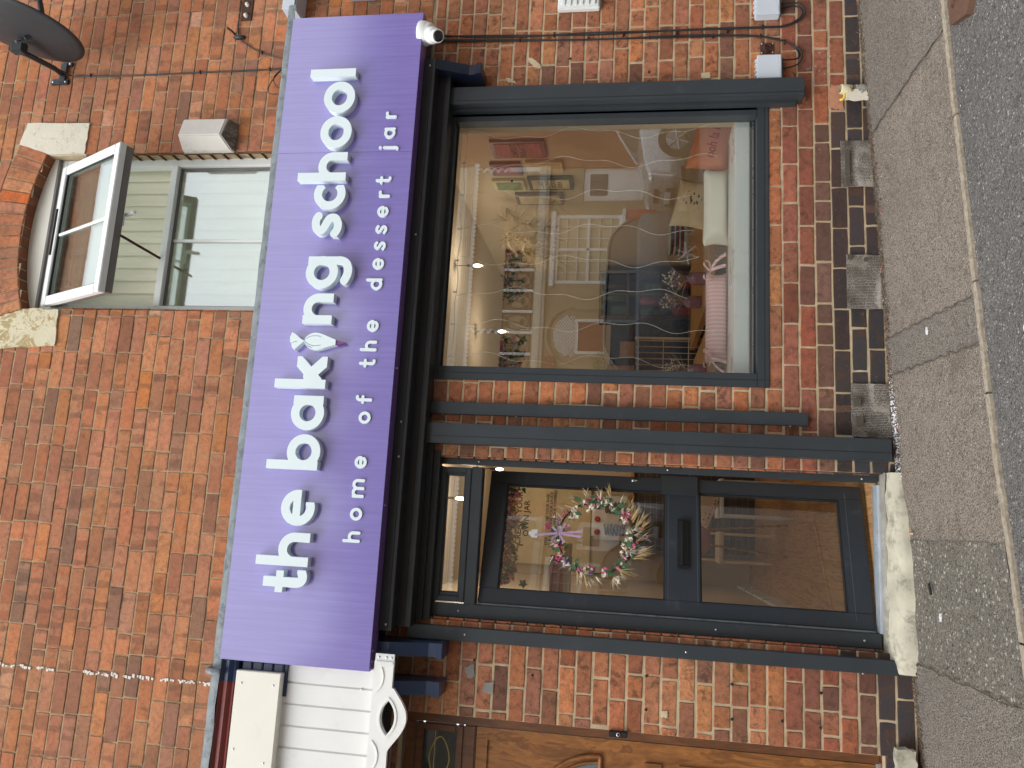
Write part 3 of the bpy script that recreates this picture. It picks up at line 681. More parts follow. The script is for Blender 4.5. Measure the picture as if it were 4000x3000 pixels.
# ---- shop door: fixed frame with fanlight, door leaf ajar
Dm = MB(); Dm.box(-.503, -.433, .05, .12, .268, 2.54, .003); Dm.box(.292, .335, .05, .072, .268, 2.54, .003); Dm.box(-.433, .283, .05, .12, 2.50, 2.54, .003); Dm.box(-.433, .283, .05, .12, 2.275, 2.335, .003)
df = lab(Dm.build('door_frame', 'dark', B), 'dark grey door frame with a narrow fanlight')
q = MB(); q.frame(-.425, .277, 2.335, 2.50, .028, .043, .085, bev=.003); q.frame(-.40, .255, 2.352, 2.486, .022, .058, .09, bev=.002); q.build('fanlight_frame', 'dark', df)
q = MB(); q.box(-.385, .243, .078, .082, 2.368, 2.474); q.build('pane', 'glass', df)
q = MB(); q.frame(-.381, .237, 2.370, 2.472, .006, .07, .078, bev=0); q.build('gasket', 'gasket', df)
screws(df, [(.312, .05, 2.30), (.312, .05, 1.30), (.31, .05, .345), (-.47, .05, 2.36), (-.47, .05, 1.05), (-.47, .05, .35)], .0055)
q = MB(); q.box(-.433, .283, .035, .145, .262, .272, .002); [q.box(-.433, .283, .05+i*.018, .055+i*.018, .272, .277) for i in range(4)]; q.build('threshold', 'sill_alu', df)
# leaf
DW, DH0, DH1 = .735, .286, 2.268
L = MB(); L.box(0, .078, -.03, .03, DH0, DH1, .003); L.box(DW-.073, DW, -.03, .03, DH0, DH1, .003); L.box(.078, DW-.073, -.03, .03, DH0, .405, .003); L.box(.078, DW-.073, -.03, .03, 1.118, 1.30, .003); L.box(.078, DW-.073, -.03, .03, 2.168, DH1, .003)
leaf = lab(L.build('shop_door', 'dark_door', B, local=True), 'dark grey glazed shop door standing ajar')
leaf.location = Vector((-.431, .112, 0))-B.location; leaf.rotation_euler = (0, 0, R(16))
def dl(nm, mt, fn):
    q = MB(); fn(q); return q.build(nm, mt, leaf, local=True)
dl('pane', 'glass_door', lambda q: q.box(.079, DW-.074, -.002, .002, 1.301, 2.167)); dl('pane', 'glass_door', lambda q: q.box(.079, DW-.074, -.002, .002, .406, 1.117))
dl('glazing_bead', 'groove', lambda q: q.frame(.078, DW-.073, 1.30, 2.168, .006, -.022, -.004, bev=0).frame(.078, DW-.073, .405, 1.118, .006, -.022, -.004, bev=0))
dl('frame_seam', 'seam', lambda q: q.box(.055, DW-.05, -.0306, -.0295, 1.283, 1.2842).box(.055, DW-.05, -.0306, -.0295, 1.133, 1.1342).box(.04, DW-.03, -.0306, -.0295, .372, .3731))
def letter(q):
    q.box(.245, .505, -.042, -.030, 1.172, 1.236, .004)
    for i in range(4): q.box(.26, .49, -.047, -.041, 1.182+i*.006, 1.185+i*.006, .001)
    q.box(.255, .495, -.049, -.041, 1.206, 1.228, .003); q.box(.245, .252, -.050, -.041, 1.172, 1.236, .002); q.box(.498, .505, -.050, -.041, 1.172, 1.236, .002)
dl('letter_plate', 'black', letter)
dl('edge_guard', 'dark', lambda q: q.box(.640, .752, -.042, -.0305, 1.128, 1.322, .002).box(.745, .752, -.042, .02, 1.128, 1.322, .001))
dl('lock_cylinder', 'steel', lambda q: q.lathe([(0, .012), (.008, .012), (.0085, 0)], (.712, -.03, 1.475), (0, -1, 0), 16).box(.708, .716, -.038, -.03, 1.452, 1.475, .002))
dl('weather_seal', 'lead', lambda q: q.box(-.010, -.002, -.028, -.018, DH0, DH1))
# doorstep
mb = MB(); random.seed(12); top = []; N_ = 26
xs = [-.60+(.94)*i/N_ for i in range(N_+1)]
fr = lambda x: -.115+.012*math.sin(x*9)+.006*math.sin(x*31)+(.06*max(0, (x-.12)/.22)**1.2 if x > .12 else 0)+(.05*((-.5-x)/.1) if x < -.5 else 0)
vs = []
for x in xs:
    f0 = fr(x)
    vs += [(x, .075, .262), (x, .04, .258), (x, f0+.05, .246+.003*math.sin(x*40)), (x, f0+.014, .232+.004*math.sin(x*23)), (x, f0+random.uniform(-.004, .004), .20), (x, f0-.006, .10)]
mb.add(vs, [(6*i+k, 6*i+k+1, 6*i+k+7, 6*i+k+6) for i in range(N_) for k in range(5)], True)
mb.add([vs[k] for k in range(6)], [(0, 1, 2, 3, 4, 5)]); mb.add(vs[-6:], [(5, 4, 3, 2, 1, 0)])
st = lab(mb.build('doorstep', 'step', B), 'worn cream stone doorstep')
q = MB(); vs = []
for i in range(31):
    x = -.44+.78*i/30; vs += [(x, .036, .266), (x, .012+.008*math.sin(i*1.1), .2665), (x, -.006+.01*math.sin(i*.8)+.004*math.sin(i*2.3), .2535)]
q.add(vs, [(3*i+k, 3*i+k+1, 3*i+k+4, 3*i+k+3) for i in range(30) for k in range(2)], True); q.build('cement_fillet', 'cement', st)

# ---- old timber corbels
M['corb'] = simple('dark_navy_flaking_gloss', srgb(22, 31, 50), .34, var=.15, vs=8, bump=.2, bs=50, grime=(srgb(120, 84, 84), .66, .7), gs=18, coat=.2)
def corbel(xc, label, w_=.066, tip=.15, paint='blue'):
    t = lab(MB().prism([(0, 2.39), (-tip+.02, 2.388), (-tip, 2.392), (-tip, 2.42), (-tip+.012, 2.421), (-tip+.014, 2.46), (-tip-.01, 2.52), (-tip-.035, 2.58), (-tip-.06, 2.64), (-tip-.06, 2.74), (0, 2.74)], xc-w_/2, xc+w_/2, 'yz').build('corbel', paint, B), label)
    q = MB(); q.box(xc-w_/2-.004, xc+w_/2+.004, -tip-.004, -.002, 2.386, 2.418, .003); q.build('corbel_foot', paint, t); return t
corbel(-.646, 'blue painted corbel between shop sign and neighbouring canopy'); corbel(-.828, 'blue painted corbel under the neighbouring white valance'); corbel(2.515, 'navy corbel with flaking paint under the right end of the sign', .060, .15, M['corb'])

# ------------------------------------------------------------------ lettering by distance fields
def d_box(x0, x1, y0, y1): return lambda X, Y: np.maximum(np.maximum(x0-X, X-x1), np.maximum(y0-Y, Y-y1))
def d_ell(cx, cy, rx, ry): return lambda X, Y: (np.hypot((X-cx)/rx, (Y-cy)/ry)-1)*min(rx, ry)
def d_ring(cx, cy, rx, ry, w_): return lambda X, Y: np.maximum(d_ell(cx, cy, rx, ry)(X, Y), -d_ell(cx, cy, rx-w_, ry-w_)(X, Y))
def d_half(nx, ny, c): return lambda X, Y: nx*X+ny*Y-c
def d_line(pts, w_, butt=False):
    pts = [p for i, p in enumerate(pts) if i == 0 or math.dist(p, pts[i-1]) > 1e-6]
    def f(X, Y):
        d = np.full_like(X, 9.); n = len(pts)-1
        for i in range(n):
            (ax, ay), (bx, by) = pts[i], pts[i+1]; L = math.hypot(bx-ax, by-ay); ux, uy = (bx-ax)/L, (by-ay)/L
            t = (X-ax)*ux+(Y-ay)*uy; s_ = abs(-(X-ax)*uy+(Y-ay)*ux)
            if butt:
                lo = 0 if i == 0 else -w_*.02; hi = L
                seg = np.maximum(s_-w_/2, np.maximum(lo-t, t-hi)); d = np.minimum(d, seg)
                if i > 0: d = np.minimum(d, np.hypot(X-ax, Y-ay)-w_/2)
            else: d = np.minimum(d, np.hypot(t-np.clip(t, 0, L), s_)-w_/2)
        return d
    return f
def U(*f): return lambda X, Y: np.minimum.reduce([g_(X, Y) for g_ in f])
def I(*f): return lambda X, Y: np.maximum.reduce([g_(X, Y) for g_ in f])
def D(a, *b): return lambda X, Y: np.maximum.reduce([a(X, Y)]+[-g_(X, Y) for g_ in b])
def d_poly(pts):
    def f(X, Y):
        ins = np.zeros(X.shape, bool); d = np.full_like(X, 9.); n = len(pts)
        for i in range(n):
            (ax, ay), (bx, by) = pts[i], pts[(i+1) % n]; L2 = (bx-ax)**2+(by-ay)**2+1e-12
            t = np.clip(((X-ax)*(bx-ax)+(Y-ay)*(by-ay))/L2, 0, 1); d = np.minimum(d, np.hypot(X-ax-t*(bx-ax), Y-ay-t*(by-ay)))
            c = ((ay > Y) != (by > Y)) & (X < (bx-ax)*(Y-ay)/((by-ay) if by != ay else 1e-9)+ax); ins ^= c
        return np.where(ins, -d, d)
    return f
def smooth(pts, n=6):
    out = []; P = [pts[0]]+list(pts)+[pts[-1]]
    for i in range(1, len(P)-2):
        for k in range(n):
            t = k/n; a, b, c, d = [np.array(P[i+j], float) for j in (-1, 0, 1, 2)]
            out.append(tuple(.5*((2*b)+(-a+c)*t+(2*a-5*b+4*c-d)*t*t+(-a+3*b-3*c+d)*t**3)))
    out.append(tuple(pts[-1])); return out
def glyph(f, bb, h, x0, z0, y_front, y_back, name, mat, parent):
    """marching squares over the field f, extruded from y_back to y_front"""
    xs = np.arange(bb[0]-h*1.5, bb[1]+h*2, h); ys = np.arange(bb[2]-h*1.5, bb[3]+h*2, h)
    X, Y = np.meshgrid(xs, ys); F = f(X, Y); F = np.where(abs(F) < 1e-7, 1e-7, F)
    bm = bmesh.new(); cache = {}
    def vert(key, p):
        if key not in cache: cache[key] = bm.verts.new((x0+p[0], y_front, z0+p[1]))
        return cache[key]
    for j in range(len(ys)-1):
        for i in range(len(xs)-1):
            c = [(i, j), (i+1, j), (i+1, j+1), (i, j+1)]; v = [F[b, a] for a, b in c]
            if min(v) > 0: continue
            loop = []
            for k in range(4):
                a, b = c[k], c[(k+1) % 4]; va, vb = v[k], v[(k+1) % 4]
                if va < 0: loop.append(vert(('p',)+a, (xs[a[0]], ys[a[1]])))
                if (va < 0) != (vb < 0):
                    t = va/(va-vb); key = ('e',)+(min(a, b)+max(a, b))
                    loop.append(vert(key, (xs[a[0]]+(xs[b[0]]-xs[a[0]])*t, ys[a[1]]+(ys[b[1]]-ys[a[1]])*t)))
            if len(loop) >= 3:
                try: bm.faces.new(loop)
                except ValueError: pass
    bmesh.ops.dissolve_limit(bm, angle_limit=R(2.0), verts=bm.verts[:], edges=bm.edges[:])
    r = bmesh.ops.extrude_face_region(bm, geom=bm.faces[:])
    for v in r['geom']:
        if isinstance(v, bmesh.types.BMVert): v.co.y = y_back
    bmesh.ops.recalc_face_normals(bm, faces=bm.faces[:])
    mb = MB(); mb.bm(bm); return mb.build(name, mat, parent)
W5 = .0455; XH = .160
stem = lambda x, h=XH, lo=0: d_box(x, x+W5, lo, h)
arch_ = lambda: U(I(d_ring(.0815, XH-.0815, .0815, .0815, W5), d_half(0, -1, -(XH-.0815))), d_box(.163-W5, .163, 0, XH-.08))
bowl = lambda cx: d_ring(cx, .080, .0885, .0885, W5)
sp = smooth([(.113, .128), (.092, .1395), (.062, .1405), (.034, .130), (.029, .108), (.048, .091), (.078, .078), (.100, .060), (.097, .034), (.066, .0175), (.034, .020), (.009, .036)])
G = {
 'l': (stem(0, .262), .046, 0, .262), 'h': (U(stem(0, .272), arch_()), .163, 0, .272), 'n': (U(stem(0, XH), arch_()), .163, 0, XH),
 'o': (d_ring(.0935, .080, .0935, .089, W5), .187, -.01, .17),
 'c': (D(d_ring(.0885, .080, .0885, .0885, W5), I(d_half(-.62, -.78, -(.62*.0885+.78*.080)), d_half(-.62, .78, -(.62*.0885-.78*.080))), d_box(.138, .3, -.1, .3)), .14, -.01, .17),
 's': (d_line(sp, W5*.98, True), .13, -.01, .17),
 'a': (U(bowl(.0885), stem(.132)), .178, -.01, .17), 'b': (U(bowl(.0905), stem(0, .272)), .179, -.01, .272),
 'g': (U(bowl(.0885), stem(.130, XH, -.02), d_line(smooth([(.1525, .01), (.1525, -.022), (.138, -.050), (.106, -.0625), (.074, -.060), (.040, -.045)]), W5, True)), .177, -.1, .17),
 'k': (U(stem(0, .275), I(U(d_line([(.038, .050), (.170, .182)], .056), d_line([(.062, .095), (.170, -.018)], .058)), d_box(.03, .166, 0, .163))), .167, 0, .275),
 'e': (D(U(d_ring(.0885, .080, .0885, .0885, W5), d_box(.02, .172, .066, .106)), I(d_box(.0885, .3, .040, .066), d_half(-1, 0, -.0885)), I(d_half(-.80, .6, -(.80*.0885-.6*.066)), d_half(0, 1, .066), d_half(-1, 0, -.118))), .177, -.01, .17),
 't': (U(d_box(.026, .074, .04, .222), d_box(0, .104, .118, .157), d_line(smooth([(.050, .05), (.053, .034), (.066, .0215), (.084, .020), (.103, .027)]), .046, True)), .107, -.01, .222),
}
sgn = thing('shop_sign', 'long purple sign with raised white letters reading the baking school, home of the dessert jar', 'shop sign', (1.0, -.2, 2.703))
mb = MB(); mb.box(-.742, 1.9395, -.300, -.290, 2.703, 3.472, .001); mb.box(1.9405, 2.772, -.300, -.290, 2.703, 3.472, .001); mb.build('panel', 'purple', sgn)
mb = MB(); mb.box(-.742, 2.772, -.2895, -.2, 2.703, 2.715, .001); mb.box(-.742, -.738, -.2895, -.2, 2.716, 3.46); mb.box(2.768, 2.772, -.2895, -.2, 2.716, 3.46); mb.build('return_edge', 'purple_edge', sgn)
screws(sgn, [(-.70, -.27, 2.7035), (-.65, -.27, 2.7035), (.05, -.27, 2.7035)], .006, (0, 0, -1))
for ch, x in (('t', -.400), ('h', -.272), ('e', -.075), ('b', .203), ('a', .403), ('k', .620), ('n', .961), ('g', 1.152), ('s', 1.443), ('c', 1.591), ('h', 1.756), ('o', 1.944), ('o', 2.150), ('l', 2.370)):
    f, wd, lo, hi = G[ch]; glyph(f, (0, wd, lo, hi), .0022, x, 3.047, -.345, -.3002, 'letter', 'letter', sgn)
# piping bag emblem that stands for the letter i
bag = smooth([(.052, .178), (.030, .165), (.012, .140), (.006, .112), (.010, .085), (.024, .045), (.034, .012), (.036, .004)], 5)+smooth([(.062, .004), (.065, .012), (.080, .050), (.094, .090), (.098, .118), (.092, .142), (.076, .165), (.056, .178)], 5)
top = [(.052, .176), (.022, .207), (.004, .226), (.018, .240), (.034, .243), (.048, .252), (.072, .255), (.098, .246), (.088, .225), (.062, .192), (.056, .176)]
fold = lambda P: d_line(smooth(P), .0028)
bagf = D(U(d_poly(bag), d_poly(top)), fold([(.054, .176), (.036, .150), (.028, .118), (.033, .082)]), fold([(.058, .176), (.076, .148), (.082, .118), (.078, .085)]), fold([(.05, .178), (.030, .160), (.018, .130)]), fold([(.040, .243), (.048, .226), (.050, .214)]))
em = glyph(bagf, (0, .1, 0, .26), .0016, .816, 3.012, -.340, -.3002, 'piping_bag_emblem', 'letter', sgn)
glyph(d_poly([(.036, 0), (.062, 0), (.0505, -.045), (.0475, -.045)]), (.03, .07, -.05, 0), .0016, .816, 3.012, -.334, -.3002, 'icing_nozzle', simple('plum_nozzle', srgb(118, 70, 128), .4, bump=0), em)
M['bag_line'] = simple('white_nozzle_rim', srgb(226, 236, 238), .4, bump=0)
# small rounded letters
a_, b_ = .064, .0155
def rl(*ls): return U(*[d_line(l, b_) for l in ls])
circ = lambda cx, cy, r, t0, t1, n=18: [(cx+r*math.cos(R(t0+(t1-t0)*i/n)), cy+r*math.sin(R(t0+(t1-t0)*i/n))) for i in range(n+1)]
r0 = .0238; h0 = .0078; m0 = .032
SMALL = {
 'h': (rl([(h0, h0), (h0, .083)], circ(.0278, .0365, .0200, 180, 0)+[(.0478, h0)]), .056), 'o': (rl(circ(.0315, m0, r0, 0, 360, 28)), .063),
 'm': (rl([(h0, h0), (h0, .055)], circ(.0275, .037, .0195, 180, 0)+[(.047, h0)], circ(.0665, .037, .0195, 180, 0)+[(.086, h0)]), .094),
 'e': (rl(circ(.0315, m0, r0, 0, 322, 26), [(.008, m0), (.055, m0)]), .063), 'f': (rl([(.018, h0), (.018, .066)]+circ(.030, .068, .012, 180, 70, 8), [(.005, .050), (.034, .050)]), .038),
 't': (rl([(.018, .080), (.018, .020)]+circ(.029, .0185, .011, 180, 290, 8), [(.004, .055), (.034, .055)]), .036), 'd': (rl(circ(.0315, m0, r0, 0, 360, 28), [(.0553, h0), (.0553, .083)]), .063),
 'a': (rl(circ(.0315, m0, r0, 0, 360, 28), [(.0553, h0), (.0553, .056)]), .063), 'r': (rl([(h0, h0), (h0, .055)], [(h0, .034)]+circ(.0275, .036, .0195, 160, 78, 8)), .038),
 's': (rl(smooth([(.041, .050), (.030, .0565), (.016, .0545), (.0105, .045), (.017, .036), (.032, .029), (.0405, .0195), (.034, .009), (.020, .0075), (.0075, .0145)], 4)), .05),
 'j': (U(rl([(.014, .056), (.014, -.008)]+circ(.004, -.008, .010, 0, -80, 6)), d_ell(.014, .078, .0088, .0088)), .022)}
for ch, x in (('h', -.142), ('o', -.034), ('m', .078), ('e', .224), ('o', .451), ('f', .556), ('t', .746), ('h', .829), ('e', .932), ('d', 1.157), ('e', 1.269), ('s', 1.376), ('s', 1.467), ('e', 1.561), ('r', 1.672), ('t', 1.752), ('j', 1.946), ('a', 2.013), ('r', 2.132)):
    f, wd = SMALL[ch]; glyph(f, (-.012, wd+.004, -.03, .1), .0012, x, 2.803, -.309, -.3002, 'small_letter', 'letter', sgn)

# ------------------------------------------------------------------ things fixed to the wall
t = thing('security_camera', 'white turret security camera under the right end of the purple sign', 'security camera', (2.62, -.26, 2.70))
mb = MB(); mb.lathe([(0, 0), (.066, 0), (.068, .006), (.066, .036), (.060, .046), (.0595, .048), (.058, .062), (.050, .075), (0, .078)], (2.668, -.262, 2.722), (-.12, -.10, -1), 32); mb.build('base', 'white', t)
mb = MB(); mb.ball((2.634, -.292, 2.645), .047, 24); mb.lathe([(.037, -.01), (.037, .022), (.034, .028), (.030, .028)], (2.620, -.306, 2.618), (-.5, -.62, -.6), 28); mb.build('eyeball', 'white', t)
mb = MB(); mb.lathe([(0, .033), (.020, .031), (.030, .0255), (.0305, .02)], (2.620, -.306, 2.618), (-.5, -.62, -.6), 28); mb.build('lens', simple('camera_lens_glass', srgb(14, 14, 18), .08, bump=0, coat=1), t)
# alarm bell box
t = thing('alarm_box', 'weathered cream alarm bell box with a dark mossy underside beside the upper window', 'alarm box', (2.2, 0, 3.9))
P0 = [(2.108, .0, 4.232), (2.292, 0, 4.228), (2.292, .0, 3.908), (2.108, .0, 3.908)]
def bellmesh():
    bm = bmesh.new()
    pts = [(2.292, 0, 3.905), (2.104, 0, 3.905), (2.104, 0, 4.236), (2.294, 0, 4.236), (2.288, -.075, 3.945), (2.165, -.112, 3.950), (2.168, -.112, 4.222), (2.290, -.075, 4.222), (2.104, -.03, 3.915), (2.104, -.03, 4.230)]
    v = [bm.verts.new(p) for p in pts]
    for f in ((4, 5, 6, 7), (5, 8, 9, 6), (8, 1, 2, 9), (0, 4, 7, 3), (7, 6, 9, 2, 3)): bm.faces.new([v[i] for i in f])
    bm.faces.new([v[i] for i in (0, 1, 8, 5, 4)])
    bmesh.ops.recalc_face_normals(bm, faces=bm.faces[:]); bmesh.ops.bevel(bm, geom=[e for e in bm.edges if len(e.link_faces) == 2], offset=.006, segments=3, affect='EDGES'); return bm
mb = MB(); mb.bm(bellmesh()); mb.build('cover', 'bell', t)
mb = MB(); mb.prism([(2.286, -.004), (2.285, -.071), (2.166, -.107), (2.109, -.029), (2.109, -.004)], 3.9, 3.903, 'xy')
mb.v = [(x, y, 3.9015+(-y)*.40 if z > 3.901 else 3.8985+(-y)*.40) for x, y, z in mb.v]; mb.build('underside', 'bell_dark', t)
# satellite dish
t = thing('satellite_dish', 'dark grey satellite dish on a black wall bracket above the sign', 'satellite dish', (2.66, 0, 5.16))
mb = MB(); mb.box(2.588, 2.625, -.014, 0, 5.10, 5.22, .003); mb.box(2.715, 2.745, -.014, 0, 5.09, 5.17, .003); mb.box(2.60, 2.735, -.020, -.012, 5.12, 5.165, .003); mb.tube([(2.655, -.01, 5.145), (2.650, -.09, 5.14), (2.585, -.34, 5.115), (2.570, -.38, 5.118), (2.60, -.39, 5.13)], .016, 10); mb.build('wall_bracket', 'dish', t)
screws(t, [(2.606, -.015, 5.205), (2.606, -.015, 5.118), (2.73, -.015, 5.155), (2.73, -.015, 5.105)], .007)
dc = Vector((2.655, -.42, 5.109)); vd_ = Vector((.459, .633, .624))
mj = -u_*.957-r_*.29; mn = -u_*(-.29)*-1+r_*.957; mn = (r_*.957-u_*(.29)).normalized()   # tall axis, and the way it looks down the street
mj = (mj-vd_*mj.dot(vd_)).normalized(); dn = (vd_*.40+(mn-vd_*mn.dot(vd_)).normalized()*.917).normalized(); u1 = (mj-dn*mj.dot(dn)).normalized(); v1 = u1.cross(dn)
def dish_pt(a, r, back=0): rr = r*.335; return dc+u1*math.cos(a)*rr+v1*math.sin(a)*rr*.94+dn*(.05*r*r-back)
vs = []; fs = []; NR, NA = 10, 48
for lay, back in ((0, 0), (1, .006)):
    for i in range(NR+1):
        for k in range(NA): vs.append(dish_pt(2*math.pi*k/NA, max(i/NR, .01), back))
for lay in range(2):
    for i in range(NR):
        for k in range(NA):
            o_ = lay*(NR+1)*NA; q = (o_+i*NA+k, o_+i*NA+(k+1) % NA, o_+(i+1)*NA+(k+1) % NA, o_+(i+1)*NA+k); fs.append(q if lay == 0 else q[::-1])
o_ = NR*NA; o2 = (2*NR+1)*NA
for k in range(NA): fs.append((o_+k, o_+(k+1) % NA, o2+(k+1) % NA, o2+k))
mb = MB(); mb.add(vs, fs, True); mb.build('reflector', 'dish', t)
mb = MB(); bk = dc-dn*.025+u1*.02
mb.box(2.560, 2.625, -.415, -.365, 5.085, 5.165, .006); mb.tube([bk-v1*.02+u1*(-.02), Vector((2.60, -.39, 5.125))], .02, 8); mb.tube([bk+u1*.0-dn*.004, Vector((2.681, -.37, 4.985))], .018, 8); mb.tube([bk+u1*.01+v1*.05, Vector((2.69, -.40, 5.0))], .012, 8); mb.build('back_clamp', 'dish', t)
arm0 = Vector((2.655, -.38, 4.985)); arm1 = Vector((2.93, -.42, 5.035))
mb = MB(); mb.tube([arm0, Vector((2.70, -.385, 4.98)), arm1], .016, 8); mb.build('feed_arm', 'dish', t)
mb = MB(); mb.lathe([(0, -.05), (.02, -.05), (.024, 0), (.034, .03), (.034, .05), (0, .055)], arm1+Vector((.02, 0, .03)), (dc-arm1).normalized(), 16); mb.build('receiver', 'white', t)
mb = MB(); mb.tube([Vector(p) for p in ((2.58, -.38, 5.11), (2.565, -.25, 5.02), (2.61, -.08, 5.04), (2.645, -.012, 5.075))], .004, 6); mb.build('lead_cable', 'cable', t)
# cables
def cable(label, runs, r=.0042, mat='cable', clips=(), grp=None):
    mb = MB()
    for pts in runs:
        P = smooth([tuple(p) for p in pts], 6) if len(pts) > 2 else pts
        mb.tube(P, r, 6)
    o = mb.build('cable', mat); tag(o, label, 'cable', grp)
    for c in clips:
        q = MB(); q.box(c[0]-.008, c[0]+.008, -.014, .002, c[1]-.004, c[1]+.004, .002); q.box(c[0]+.006, c[0]+.014, -.016, 0, c[1]-.003, c[1]+.003, .001)
        q.build('cable_clip', 'black', o)
    return o
cable('black cable clipped down the brick from satellite dish to sign', [[(2.645, -.006, 5.069), (2.638, -.006, 4.613), (2.642, -.006, 4.228), (2.645, -.008, 3.733), (2.655, -.02, 3.62)]], .005, clips=[(2.645, 4.95), (2.642, 4.20), (2.645, 3.74)])
cable('slack black cable dropping from the rusty wall plate to the sign', [[(3.13, -.006, 3.985), (2.956, -.006, 3.985), (2.88, -.008, 3.971), (2.83, -.008, 3.928), (2.763, -.006, 3.81), (2.70, -.02, 3.64)]], .004, clips=[(2.76, 3.805)])
cable('thin black and white cable loop above the sign', [[(2.665, -.03, 3.62), (2.556, -.03, 3.704), (2.492, -.03, 3.723), (2.466, -.03, 3.694), (2.471, -.03, 3.60)], [(2.67, -.03, 3.60), (2.58, -.035, 3.69), (2.51, -.035, 3.665), (2.495, -.035, 3.60)]], .003)
cl1 = [(2.80, 2.0), (2.785, 1.60), (2.775, 1.30), (2.78, 1.02), (2.797, .83)]
cable('pair of black cables, outer run to the upper grey junction box', [[(2.822, -.008, 2.70), (2.817, -.006, 2.402), (2.794, -.006, 1.798), (2.803, -.006, 1.22), (2.800, -.006, .80), (2.801, -.008, .719), (2.829, -.010, .650), (2.875, -.012, .616), (2.917, -.012, .655), (2.905, -.014, .735)],
      [(2.833, -.008, 2.70), (2.806, -.006, 2.402), (2.800, -.006, 2.1), (2.803, -.013, 1.798), (2.794, -.013, 1.22), (2.791, -.013, .80), (2.793, -.014, .715), (2.822, -.016, .640), (2.872, -.018, .604), (2.93, -.018, .645), (2.93, -.02, .735)]], .0046, clips=cl1)
cable('pair of black cables, inner run curling into the lower grey junction box', [[(2.79, -.008, 2.70), (2.774, -.006, 2.246), (2.766, -.006, 1.797), (2.755, -.006, 1.22), (2.756, -.006, .981), (2.744, -.006, .85), (2.714, -.008, .733), (2.665, -.01, .658), (2.618, -.012, .639), (2.592, -.014, .655), (2.585, -.02, .735)],
      [(2.80, -.008, 2.70), (2.783, -.006, 2.246), (2.758, -.013, 1.797), (2.763, -.013, 1.22), (2.748, -.013, .981), (2.737, -.013, .85), (2.706, -.014, .733), (2.66, -.016, .648), (2.61, -.018, .622), (2.555, -.02, .65), (2.53, -.02, .735)]], .0046, clips=[(2.776, 2.2), (2.766, 1.8), (2.76, 1.45), (2.752, 1.1), (2.742, .84), (2.70, .71)])
cable('short black lead behind the security camera', [[(2.60, -.12, 2.71), (2.62, -.02, 2.66), (2.60, -.008, 2.60), (2.565, -.008, 2.56)]], .004)
# junction boxes
def jbox(x0, z0, label):
    t = thing('junction_box', label, 'junction box', (x0+.07, 0, z0), 'grey junction boxes low on the wall')
    mb = MB(); mb.box(x0, x0+.142, -.055, 0, z0, z0+.132, .006); mb.build('body', 'jbox', t)
    mb = MB(); mb.box(x0-.001, x0+.143, -.062, -.050, z0+.004, z0+.134, .004); mb.box(x0+.012, x0+.050, -.0632, -.061, z0+.012, z0+.020, .0004); mb.box(x0+.012, x0+.13, -.0628, -.061, z0+.0225, z0+.0235); mb.build('lid', 'jbox', t)
    mb = MB(); [mb.box(x0+.02+i*.03, x0+.032+i*.03, -.056, -.03, z0+.130, z0+.143, .003) for i in range(4)]; mb.build('hinge_lug', 'jbox', t)
    mb = MB(); mb.box(x0+.01, x0+.134, -.045, -.01, z0-.006, z0+.001, .002); mb.build('cable_entry', 'black', t)
jbox(2.452, .735, 'lower grey junction box between pilaster and rusty hook plate'); jbox(2.842, .742, 'grey junction box higher up the street, cut by the photo edge')
t = thing('hook_plate', 'rusty iron plate with a ring hook above the lower junction box', 'wall hook', (2.67, 0, .8))
mb = MB(); mb.box(2.636, 2.703, -.005, 0, .768, .842, .001); mb.build('plate', 'rust', t)
mb = MB(); mb.tube([(2.665+.020*math.cos(a), -.012-.012*math.sin(max(0, a)), .803+.022*math.sin(a)) for a in [R(-60+i*24) for i in range(13)]], .005, 8); mb.build('ring', 'rust', t); screws(t, [(2.642, -.005, .775), (2.642, -.005, .835), (2.697, -.005, .775), (2.697, -.005, .835)], .005)
def box_on_wall(name, label, cat, x0, x1, z0, z1, d, mat):
    t = thing(name, label, cat, ((x0+x1)/2, 0, z0)); mb = MB(); mb.box(x0, x1, -d, 0, z0, z1, .006); mb.build('housing', mat, t)
    mb = MB(); mb.box(x0+.008, x1-.008, -d-.006, -d, z0+.008, z1-.008, .003); mb.build('cover', mat, t); return t
box_on_wall('meter_box', 'small grey box fixed on brick at the top right corner of the sign', 'wall box', 2.955, 3.15, 3.55, 3.64, .14, 'jbox')
t = box_on_wall('fan_grille', 'white louvred vent cover on the brick right of the camera', 'vent', 2.945, 3.24, 1.74, 1.985, .035, 'white')
mb = MB(); [mb.box(2.965, 3.22, -.052, -.04, 1.765+i*.035, 1.785+i*.035, .002) for i in range(6)]; mb.build('louvre', 'white', t)
box_on_wall('alarm_sensor', 'grey bulkhead box on brick to the right of the sign', 'wall box', 3.085, 3.25, 3.10, 3.27, .06, 'jbox')
t = thing('wall_plate', 'rusty recessed iron plate with two bolts high above the sign', 'wall plate', (3.05, 0, 3.9))
mb = MB(); mb.box(2.99, 3.42, -.004, .02, 3.906, 3.975, .002); mb.build('plate', 'rust', t); mb = MB()
for x in (3.021, 3.096, 3.25): mb.lathe([(0, .018), (.012, .016), (.013, 0)], (x, -.004, 3.941), (0, -1, 0), 12)
mb.build('bolt', 'stonepaint', t)
t = thing('hook', 'rusty iron hook driven into the brick above the sign', 'hook', (2.95, 0, 3.98)); mb = MB(); mb.tube([(2.90, .01, 4.005), (2.90, -.03, 4.008), (2.915, -.045, 4.035)], .007, 8); mb.build('shank', 'rust', t)
t = thing('cable_gland', 'black rubber lump where a cable leaves the wall above the sign', 'cable entry', (2.87, 0, 3.96)); mb = MB(); mb.ball((2.872, -.008, 3.966), .022, 12, (.7, .8, 1.9)); mb.build('lump', 'black', t)
